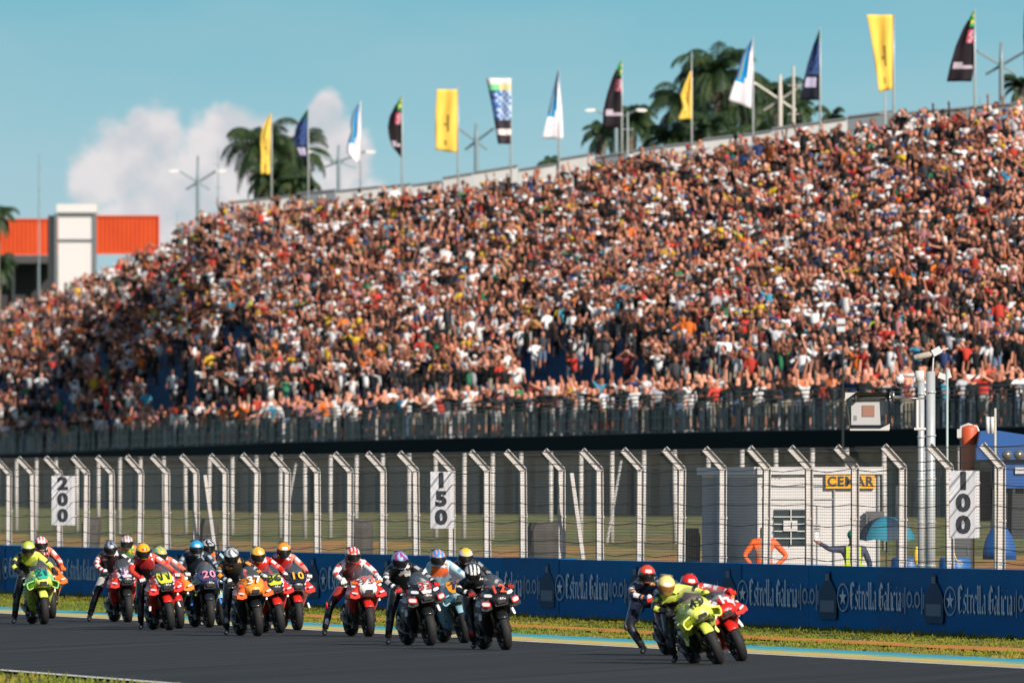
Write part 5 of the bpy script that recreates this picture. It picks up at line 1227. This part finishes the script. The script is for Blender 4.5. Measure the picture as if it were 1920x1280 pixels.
# ------------------------------------------------------------------ white cabin
def cabin():
    Y = 292.0; u = Y/FPX; zb = .1
    xL, xC, xR = xat(1316, Y+9), xat(1424, Y), xat(1650, Y)
    zt = CH+(HZ-885)*u; h = zt-zb
    t = thing('site_cabin', (xC, Y, zb), 'white site cabin with a barred window and an orange sign behind the fence', 'cabin')
    mw = noise_mat('cabin paint', [(.3, (.56, .545, .54)), (.7, (.64, .62, .61))], 1.2, (1, 1, .3), .5)
    w = xR-xC; a = Vector((0, 0, 0)); bL = Vector((xL-xC, 9, 0))
    b = MB(); b.add([a, (w, 0, 0), (w+bL.x, 9, 0), bL, (0, 0, h), (w, 0, h), (w+bL.x, 9, h), (bL.x, 9, h)], [(0, 1, 5, 4), (1, 2, 6, 5), (2, 3, 7, 6), (3, 0, 4, 7), (4, 5, 6, 7), (3, 2, 1, 0)])
    for k in range(26):
        p = bL*(k/26); b.beam(p+Vector((-.01, 0, .05)), p+Vector((-.01, 0, h-.1)), .05, .03)
    b.build('wall', mw, t)
    b = MB(); b.beam((-.04, -.03, h+.03), (w+.05, -.03, h+.03), .12, .14); b.beam(Vector((-.04, 0, h+.03)), bL+Vector((-.04, 0, h+.03)), .12, .14)
    b.build('roof_edge', m_white, t)
    b = MB()
    for z in (h-.26, h-.50): b.beam((.05, -.01, z), (w*.62, -.01, z), .03, .02)
    for xx in (w*.36+.06, w*.48, w*.68): b.beam((xx, -.01, .1), (xx, -.01, h-.62), .02, .02)
    b.build('panel_joint', mat((.35, .35, .36), .6), t)
    X = lambda px: xat(px, Y)-xC; Z = lambda py: CH+(HZ-py)*u-zb
    b = MB(); b.box(((X(1451)+X(1515))/2, .02, (Z(955)+Z(1022))/2), (X(1515)-X(1451), .08, Z(955)-Z(1022))); wn = b.build('window', mat((.03, .045, .05), .15), t)
    b = MB()
    for k in range(1, 5): b.box(((X(1451)+X(1515))/2, -.05, Z(955+13.4*k)), (X(1515)-X(1451), .02, .022))
    b.box((X(1483), -.052, Z(988)), (.02, .02, Z(955)-Z(1022))); b.build('bar', mat((.50, .52, .50), .5), wn)
    b = MB(); b.box((X(1482), -.08, Z(985)), (.26, .02, .20)); nt_ = b.build('notice', m_white, t)
    text_obj('number', '1', .17, mat((.02, .05, .2), .6), frame(Vector((X(1484), -.095, Z(985))), (1, 0, 0), (0, 0, 1)), t)
    # sign
    b = MB(); b.box(((X(1548)+X(1640))/2, -.06, Z(903)), (X(1640)-X(1548), .05, .245)); sg = b.build('sign', mat((.78, .38, .02), .5), t)
    text_obj('lettering', 'CEMAR', .25, mat((.04, .045, .05), .5), frame(Vector(((X(1548)+X(1640))/2, -.09, Z(903))), (1, 0, 0), (0, 0, 1)), t, .98, .008)
    text_obj('lettering', 'CONTAINERS', .07, mat((.45, .45, .47), .6), frame(Vector((X(1595), -.02, Z(921))), (1, 0, 0), (0, 0, 1)), t) if False else None
    text_obj('lettering', '2952', .10, mat((.25, .25, .27), .6), frame(Vector((X(1452), -.02, Z(893))), (1, 0, 0), (0, 0, 1)), t, 1.2)
    # doors
    b = MB(); b.box(((X(1562)+X(1595))/2, -.015, h*.40), (X(1595)-X(1562), .03, h*.76)); b.build('door', mw, t)
    b = MB(); b.box((X(1438), -.08, Z(1047)), (.22, .14, .10)); b.build('step', m_white, t)
    for k in range(5):
        b = MB(); b.box((X(1530)+.0, -.02, h-.98-.05*k), (.16, .02, .02)); b.build('vent', mat((.40, .40, .41), .6), t)
    b = MB(); b.path([(w*.62, -.03, h-.1), (w*.62, -.03, .3)], .018, 6); b.path([(w-.03, -.02, h), (w-.03, -.02, 0)], .03, 6); b.build('drainpipe', mat((.30, .31, .32), .5), t)
    # air conditioner
    b = MB(); b.box((X(1640), -.18, Z(975)), (.34, .26, .34)); b.path([(X(1640), -.33, Z(975)), (X(1640), -.31, Z(975))], .12, 14); b.build('air_conditioner', mat((.10, .10, .11), .5), t)
cabin()
# ------------------------------------------------------------------ marshals and onlookers by the cabin
def standing(name, loc, label, J, B, root, zonefn, mats, cat='marshal', hair=None, rotz=0, extra=None):
    t = thing('person', loc, label, cat, None, (0, 0, rotz)); me = skin_figure(J, B, root, 2); bi, bt, c = bone_of(me, J, B); me.materials.clear()
    for q in mats: me.materials.append(q)
    for i, p in enumerate(me.polygons): p.material_index = zonefn(B[bi[i]], bt[i], c[i])
    me.name = 'body'; link('body', me, t)
    if extra: extra(t)
    return t
def body_joints(arms, bend=0.0):
    V = Vector; J = {'pel': (V((0, 0, .95)), (.16, .12)), 'wst': (V((0, -.02-bend*.2, 1.12)), (.14, .11)), 'cst': (V((0, -.03-bend*.6, 1.35-bend*.1)), (.18, .12)), 'nk': (V((0, -.04-bend*.8, 1.48-bend*.15)), .06), 'hd': (V((0, -.06-bend, 1.60-bend*.2)), (.085, .10)), 'tp': (V((0, -.05-bend, 1.70-bend*.2)), (.07, .08))}
    B = [('pel', 'wst'), ('wst', 'cst'), ('cst', 'nk'), ('nk', 'hd'), ('hd', 'tp')]
    for key, sg in (('R', -1), ('L', 1)):
        sh = J['cst'][0]+V((sg*.19, 0, .06)); el, ha = [V(q) for q in arms[key]]
        J['s'+key] = (sh, .07); J['e'+key] = (el, .052); J['w'+key] = (ha, .036); dd = (ha-el).normalized(); J['m'+key] = (ha+dd*.06, .04)
        B += [('cst', 's'+key), ('s'+key, 'e'+key), ('e'+key, 'w'+key), ('w'+key, 'm'+key)]
        ax = V((1, 0, 0)) if abs(dd.x) < .7 else V((0, 1, 0)); ax = (ax-dd*ax.dot(dd)).normalized()
        for f_ in range(4):
            J['f%d%s' % (f_, key)] = (ha+dd*(.145+(.01, .018, .012, 0)[f_])+ax*(f_-1.5)*.022, .009); B.append(('m'+key, 'f%d%s' % (f_, key)))
        J['th'+key] = (ha+dd*.075-ax*.06, .011); B.append(('m'+key, 'th'+key))
        J['p'+key] = (V((sg*.10, 0, .87)), .10); J['k'+key] = (V((sg*.12, -.02, .49)), .07); J['a'+key] = (V((sg*.13, .02, .09)), .048); J['t'+key] = (V((sg*.14, -.16, .04)), .045)
        B += [('pel', 'p'+key), ('p'+key, 'k'+key), ('k'+key, 'a'+key), ('a'+key, 't'+key)]
    return J, B
mSK = mat((.36, .17, .10), .6); m_or = mat((.80, .12, .015), .6); mNV = mat((.03, .045, .09), .7); mHV = mat((.50, .66, .06), .6); mHAIR = mat((.015, .012, .01), .7)
def zf_person(top, leg, skin=0, slv=None, hair=3):
    slv = top if slv is None else slv
    def f(bn, t, c):
        a, b = bn
        if a in ('nk', 'hd'): return hair if (c[2] > 1.66) else skin
        if b == 'nk' : return top if t < .6 else skin
        if a[0] == 's' or a[0] == 'e' or b[0] == 's': return slv
        if a[0] in 'wm': return skin
        if a in ('pel',) and b == 'wst' or a in ('wst', 'cst'): return top
        return leg
    return f
Jm, Bm = body_joints({'R': ((-.36, -.05, 1.16), (-.20, -.16, .96)), 'L': ((.42, .02, 1.16), (.22, -.14, .98))})
Yp = 285.0
standing('person', (xat(1432, Yp), Yp, .04), 'marshal in an orange overall standing with hands on hips in front of the white cabin', Jm, Bm, 'pel', zf_person(1, 1), [mSK, m_or, m_or, mHAIR])
def marshal2():
    Jm, Bm = body_joints({'R': ((-.42, -.22, 1.40), (-.62, -.36, 1.52)), 'L': ((.30, -.05, 1.12), (.24, -.28, 1.02))}, bend=.10); Y = 280.0
    def extra(t):
        b = MB(); b.box((-.66, -.44, 1.64), (.085, .015, .16)); b.build('phone', mat((.70, .70, .72), .3), t)
        b = MB(); b.ell((0, -.15, 1.66), (.115, .14, .10), 12, 8); b.box((.0, -.30, 1.645), (.17, .14, .02)); b.build('cap', mat((.01, .24, .15), .6), t, True)
        b = MB(); 
        for x in (-.10, .10): b.beam((x, -.20, 1.46), (x, -.16, 1.02), .07, .02, up=(0, 1, 0))
        b.beam((-.19, -.15, 1.10), (.19, -.15, 1.10), .02, .07); b.build('reflective_straps', mHV, t)
    t = standing('person', (xat(1600, Y), Y, -.06), 'marshal in navy with lime straps and a green cap holding up a phone', Jm, Bm, 'pel', zf_person(1, 2), [mSK, mNV, mNV, mHAIR], extra=extra)
marshal2()
Jm, Bm = body_joints({'R': ((-.30, -.05, 1.12), (-.26, -.28, 1.02)), 'L': ((.30, -.05, 1.12), (.26, -.28, 1.02))})
standing('person', (xat(8, 1090), 1090, CH+(HZ-546)/FPX*1090), 'person in a red shirt standing on the ramp at the far left edge', Jm, Bm, 'pel', zf_person(1, 2), [mSK, mat((.60, .03, .02), .7), m_dark, m_white], cat='onlooker')
Yq = 330.0
standing('person', (xat(352, Yq), Yq, -.52), 'dark-clothed figure crouching behind the fence by the raking stay on the left', Jm, Bm, 'pel', zf_person(1, 2), [mat((.12, .06, .04), .7), m_dark, m_dark, mHAIR], cat='marshal')
# blue umbrella
def umbrella():
    Y = 282; u = Y/FPX; t = thing('umbrella', (xat(1662, Y), Y, 0), 'turquoise and navy umbrella open beside the marshal in the green cap', 'umbrella'); z = CH+(HZ-968)*u; r = .42
    for q in range(8):
        b = MB(); a0, a1 = 2*math.pi*q/8, 2*math.pi*(q+1)/8; rows = []
        for k in range(6):
            f = k/5; rr = r*math.sin(f*1.45)/math.sin(1.45); zz = z-.50*(1-math.cos(f*1.45)); rows.append([Vector((math.cos(a0+(a1-a0)*j/3)*rr*1.25, math.sin(a0+(a1-a0)*j/3)*rr, zz+.03*math.sin(math.pi*j/3)*f)) for j in range(4)])
        b.loft(rows, closed=False, cap=False); o = b.build('canopy_panel', mat((.015, .19, .27), .7) if q % 2 else mat((.010, .03, .06), .7), t, True)
    b = MB(); b.path([(0, 0, .4), (0, 0, z)], .015, 6); b.build('shaft', m_dark, t)
umbrella()
def stand_umbrella(px, py, r, cols, label, tilt=(.3, .2), v=.3):
    p = stand_pt(px, v); Y = p.y-.8; z = CH+(HZ-py)/FPX*Y; t = thing('umbrella', (xat(px, Y), Y, z-1.1), label, 'umbrella', 'umbrellas held up in the crowd', (R(35*tilt[1]), R(60*tilt[0]), 0))
    for q in range(8):
        b = MB(); a0, a1 = 2*math.pi*q/8, 2*math.pi*(q+1)/8; rows = []
        for k in range(6):
            f = k/5; rr = r*math.sin(f*1.35)/math.sin(1.35); zz = 1.1-.55*r*(1-math.cos(f*1.35)); rows.append([Vector((math.cos(a0+(a1-a0)*j/3)*rr, math.sin(a0+(a1-a0)*j/3)*rr, zz+.03*math.sin(math.pi*j/3)*f)) for j in range(4)])
        b.loft(rows, closed=False, cap=False); b.build('canopy_panel', mat(cols[q % len(cols)], .6), t, True)
    b = MB(); b.path([(0, 0, .2), (0, 0, 1.12)], .014, 6); b.build('shaft', m_dark, t)
stand_umbrella(337, 603, .48, [(.75, .42, .01)], 'yellow umbrella held up in the left part of the crowd', (.35, .6), .42)
stand_umbrella(432, 628, .46, [(.01, .14, .55)], 'blue umbrella tilted over in the left part of the crowd', (1.0, .5), .32)
stand_umbrella(330, 646, .55, [(.02, .02, .025), (.02, .02, .025), (.45, .10, .04)], 'black umbrella with an orange panel in the lower left crowd', (-.2, .3), .25)
stand_umbrella(372, 636, .50, [(.25, .22, .34), (.03, .03, .04)], 'lilac and black umbrella in the lower left crowd', (.4, .4), .28)
stand_umbrella(24, 584, .50, [(.02, .34, .42)], 'turquoise umbrella at the far left above the crowd', (0, .3), .97)
stand_umbrella(1640, 668, .55, [(.012, .012, .015)], 'wide black umbrella low in the crowd above the cabin sign', (0, .4), .12)
# ------------------------------------------------------------------ steel masts with cameras, hooded screen
def steel_mast(px, top, wpx, Y, label):
    u = Y/FPX; zt = CH+(HZ-top)*u; b = MB(); r = wpx*u/2
    b.path([(0, 0, 0), (0, 0, zt)], [r, r*.96], 18)
    for k in range(6): b.path([(0, 0, zt*(k+.5)/6), (0, 0, zt*(k+.5)/6+.03)], r+.012, 18)
    t = thing('steel_mast', (xat(px, Y), Y, 0), label, 'mast'); b.build('pole', m_galv, t, True); return t, zt
t1, z1 = steel_mast(1727, 700, 13, 268, 'thinner galvanised mast carrying the white domed camera arm')
t2, z2 = steel_mast(1745, 696, 18, 266, 'thicker galvanised mast left of the 100 board')
def cams():
    Y = 267.0; u = Y/FPX; t = thing('dome_camera', (xat(1727, Y), Y-.2, z1), 'white domed surveillance camera on a bracket at the top of the thinner mast', 'camera'); 
    b = MB(); b.box((-.03, 0, -.06), (.14, .12, .20)); b.path([(-.05, 0, -.03), (-.34, 0, -.04)], .035, 10); b.path([(-.34, 0, -.02), (-.36, 0, -.08)], [.04, .06], 12); b.build('bracket', m_white, t, True)
    b = MB(); b.path([(-.37, 0, -.06), (-.37, 0, -.17)], [.075, .07], 14); b.build('housing', m_white, t, True)
    b = MB(); b.ell((-.37, 0, -.19), (.06, .06, .05), 12, 8); b.build('dome', mat((.02, .02, .025), .1), t, True)
    t = thing('camera', (xat(1768, Y), Y-.2, CH+(HZ-706)*u), 'small white camera between the thick mast and the thin pole', 'camera')
    b = MB(); b.box((0, 0, 0), (.17, .20, .10), M=Matrix.Rotation(.35, 3, 'Y')); b.box((.08, 0, .03), (.10, .15, .12), M=Matrix.Rotation(-.3, 3, 'Y')); b.build('housing', m_white, t)
    b = MB(); b.ell((-.05, -.03, -.08), (.06, .06, .05), 12, 8); b.build('lens', m_black, t, True)
    t = thing('boom_microphone', (xat(1745, Y), Y-.1, CH+(HZ-664)*u), 'furry grey boom microphone above the thick mast', 'microphone')
    b = MB(); b.path([(-.30, 0, -.06), (-.27, 0, -.055), (-.02, 0, .0), (.02, 0, .01)], [.03, .05, .052, .03], 12); b.build('windshield', noise_mat('fur', [(.3, (.28, .25, .20)), (.7, (.50, .46, .40))], 20), t, True)
    b = MB(); b.box((.10, 0, .05), (.16, .10, .12), M=Matrix.Rotation(-.5, 3, 'Y')); b.path([(.0, 0, .02), (.30, 0, .10)], .015, 6); b.path([(.05, 0, .02), (.03, 0, -.30)], .014, 6); b.build('mount', mat((.55, .58, .60), .4), t)
    tp = thing('thin_pole', (xat(1775, Y), Y-.3, 0), 'thin grey-green pole just right of the thick mast', 'pole'); b = MB(); b.path([(0, 0, 0), (0, 0, CH+(HZ-690)*u)], .022, 8); b.build('pole', mat((.32, .40, .40), .5), tp, True)
    t = thing('hooded_screen', (xat(1628, Y), Y, CH+(HZ-770)*u), 'black hooded display box hanging from the masts on the right', 'screen')
    b = MB(); hw, hh = .40, .31
    b.loft([[Vector((-hw-.0, -.28, hh)), Vector((hw-.05, -.28, hh)), Vector((hw-.02, -.28, -hh)), Vector((-hw+.08, -.28, -hh))], [Vector((-hw+.1, .30, hh-.06)), Vector((hw-.08, .30, hh-.06)), Vector((hw-.08, .30, -hh+.08)), Vector((-hw+.14, .30, -hh+.08))]], 0, cap=False); b.build('hood', mat((.012, .014, .015), .5), t)
    b = MB(); b.beam((-hw+.08, -.3, -hh-.01), (hw-.05, -.3, -hh-.01), .03, .03); b.add([(-hw, -.29, hh), (-hw+.18, -.29, hh), (-hw, -.29, hh-.13)], [(0, 2, 1)]); b.add([(hw-.22, -.29, -hh), (hw-.04, -.29, -hh), (hw-.04, -.29, -hh+.09)], [(0, 1, 2)]); b.build('edge_trim', mat((.50, .48, .45), .5), t)
    b = MB(); b.box((.0, .0, -.02), (.58, .10, .44)); pn = b.build('back_panel', mat((.42, .42, .42), .5), t)
    b = MB(); b.box((.0, -.06, .0), (.21, .01, .19)); b.build('label_plate', mat((.28, .14, .10), .6), t)
    for sx in (-.22, .24): b = MB(); b.box((sx, -.055, -.12), (.05, .01, .08)); b.build('vent', mat((.2, .2, .21), .6), t)
    b = MB(); b.path([(-.22, -.12, hh-.08), (.62, -.10, hh-.08)], .035, 10); b.box((-.22, -.12, hh-.06), (.05, .08, .18)); b.box((.42, -.12, hh-.06), (.05, .08, .18)); b.path([(.42, -.12, hh-.09), (1.0, -.1, hh-.10)], .014, 6); b.build('clamp_tube', m_steel, t, True)
    b = MB(); b.path([(.83, -.1, hh-.12), (.83, -.1, -hh-.0)], .026, 8); b.path([(.78, -.1, -hh), (.98, -.1, -hh)], .024, 8); b.build('bracket', m_white, t)
    t = thing('walkway_camera', (xat(1580, 480), 480, PZ), 'thin black pole with two small cameras standing in front of the crowd', 'camera'); Y2 = 480; u2 = Y2/FPX; zt = CH+(HZ-602)*u2-PZ
    b = MB(); b.path([(0, 0, -2.5), (0, 0, zt)], .035, 6); b.build('pole', m_black, t)
    b = MB(); b.box((-.05, 0, zt), (.25, .2, .16)); b.box((-.05, 0, zt-.24), (.25, .2, .16)); b.build('housing', mat((.55, .58, .62), .4), t)
cams()
# ------------------------------------------------------------------ recovery tractor with orange boom at the right edge
m_tblue = mat((.008, .075, .27), .6)
def tractor():
    Y = 285.0; u = Y/FPX; X = lambda px: xat(px, Y)-xat(1880, Y); Z = lambda py: CH+(HZ-py)*u
    t = thing('recovery_tractor', (xat(1880, Y), Y, 0), 'blue recovery vehicle with a canvas roof behind the fence at the right edge', 'tractor')
    b = MB(); pts = [(X(1828), Z(845)), (X(1836), Z(808)), (X(1860), Z(806)), (X(1965), Z(822)), (X(1990), Z(860)), (X(1828), Z(862))]
    b.loft([[Vector((x, y, z)) for x, z in pts] for y in (-.9, .9)]); b.build('canopy', m_tblue, t)
    b = MB(); b.box((X(1925), 0, (Z(862)+Z(915))/2), (X(1990)-X(1862), 1.5, Z(862)-Z(915))); b.build('body', m_tblue, t)
    b = MB(); b.box((X(1925), .05, (Z(915)+Z(1010))/2), (X(1990)-X(1858), 1.3, Z(915)-Z(1010))); b.box((X(1840), .2, Z(930)), (.3, 1.0, .9)); b.build('chassis', mat((.03, .035, .04), .5), t)
    b = MB(); rr = [Vector((X(1872)+.16*math.cos(a)*1.9, 0, Z(1048)+.62*math.sin(a))) for a in [math.pi*k/12 for k in range(13)]]
    b.loft([[p+Vector((0, y, 0)) for p in rr] for y in (-.75, -.45)]); b.build('mudguard', m_tblue, t, True)
    b = MB(); b.torus((0, 0, 0), .38, .16, .14, 32, 10); wh = b.build('wheel', m_rubber, t, True, (X(1872), -.5, .45)); wh.rotation_euler = (0, 0, R(75)); wh2 = link('wheel', wh.data, t, (X(1960), -.5, .45)); wh2.rotation_euler = (0, 0, R(75))
    for px in (1886, 1908):
        b = MB(); b.path([(X(px), -.78, Z(852)), (X(px), -.92, Z(852))], [.05, .085], 14); b.build('work_lamp', mat((.5, .48, .42), .2, .8), t, True)
    b = MB(); b.box((X(1912), -.78, Z(882)), (.22, .03, .12)); b.build('plate', mat((.5, .5, .52), .5), t)
    for sx in (1862, 1900):
        b = MB(); b.beam((X(sx), -.7, Z(862)), (X(sx-3), -.7, Z(1000)), .05, .05); b.build('frame_bar', m_dark, t)
    t = thing('orange_boom', (xat(1816, Y), Y+.4, 0), 'upright orange crane boom behind the 100 board', 'crane'); b = MB(); xx = 0
    b.path([(0, 0, .6), (0, 0, Z(880)), (.02, 0, Z(850)), (.03, 0, Z(805)), (.02, 0, Z(797))], [.12, .12, .15, .17, .15], 14); b.build('boom', mat((.55, .09, .03), .45), t, True)
    b = MB(); b.path([(-.17, -.1, Z(822)), (-.13, -.1, Z(800)), (0, -.1, Z(795)), (.16, -.1, Z(800)), (.19, -.1, Z(808))], .025, 8); b.box((-.16, -.1, Z(812)), (.08, .08, .16)); b.build('cable_guide', mat((.5, .5, .5), .4), t)
    b = MB(); b.path([(-.14, -.12, Z(880)), (-.14, -.12, Z(805))], .02, 6); b.build('hose', m_black, t)
    t = thing('antenna_pole', (xat(1866, 262), 262, 0), 'thin pole with a white twin antenna beside the last fence post', 'antenna'); uu = 262/FPX; Zz = lambda py: CH+(HZ-py)*uu
    b = MB(); b.path([(0, 0, 0), (0, 0, Zz(765))], .022, 8); b.build('pole', mat((.42, .40, .34), .5), t, True)
    for dx in (-.125, -.05): b = MB(); b.path([(dx, 0, Zz(812)), (dx, 0, Zz(781))], .033, 10); b.build('antenna', m_white, t, True)
    b = MB(); b.box((-.08, .0, Zz(790)), (.14, .03, .03)); b.build('bracket', m_dark, t)
tractor()
def pod():
    Y = 272; u = Y/FPX; b = MB(); b.ell((0, 0, 0), (.055, .05, .17), 12, 10); o = b.build('yellow_reel', mat((.75, .50, .02), .5), None, True, (xat(1719, Y), Y, CH+(HZ-1042)*u)); tag(o, 'small yellow cable reel hanging at the foot of the steel masts', 'reel')
    b = MB(); b.path([(0, 0, 0), (.12, 0, -.10), (.16, 0, -.22), (.27, 0, -.30)], .012, 6); o = b.build('yellow_hose', mat((.70, .45, .03), .5), None, True, (xat(1775, 266), 266, CH+(HZ-1022)*u)); tag(o, 'short yellow hose under the 100 board', 'hose')
    Y = 283; u = Y/FPX
    for px, w, h, c, l in ((1690, 20, 150, (.05, .06, .07), 'dark equipment rack left of the steel masts'), (1800, 46, 120, (.045, .05, .055), 'dark equipment box behind the 100 board')):
        t = thing('equipment_cabinet', (xat(px, Y), Y, 0), l, 'cabinet'); zz = CH+(HZ-(1060-h))*u; ww = w*u
        b = MB(); b.box((0, 0, zz/2), (ww, .6, zz)); b.build('case', mat(c, .5), t)
        b = MB(); b.box((0, -.31, zz*.6), (ww*.8, .02, zz*.5)); b.build('door', mat((c[0]*1.8, c[1]*1.8, c[2]*1.8), .4), t)
        b = MB(); b.box((ww*.3, -.33, zz*.6), (.02, .02, .14)); b.build('handle', m_steel, t)
    for px, c, l in ((1700, (.02, .10, .30), 'blue storage barrel beside the steel masts'), (1790, (.02, .12, .35), 'blue drum below the 100 board')):
        b = MB(); b.path([(0, 0, 0), (0, 0, .05), (0, 0, .40), (0, 0, .44), (0, 0, .82), (0, 0, .87)], [.25, .28, .28, .295, .28, .25], 18); o = b.build('barrel', mat(c, .45), None, True, (xat(px, 274), 274, .35)); tag(o, l, 'barrel')
pod()
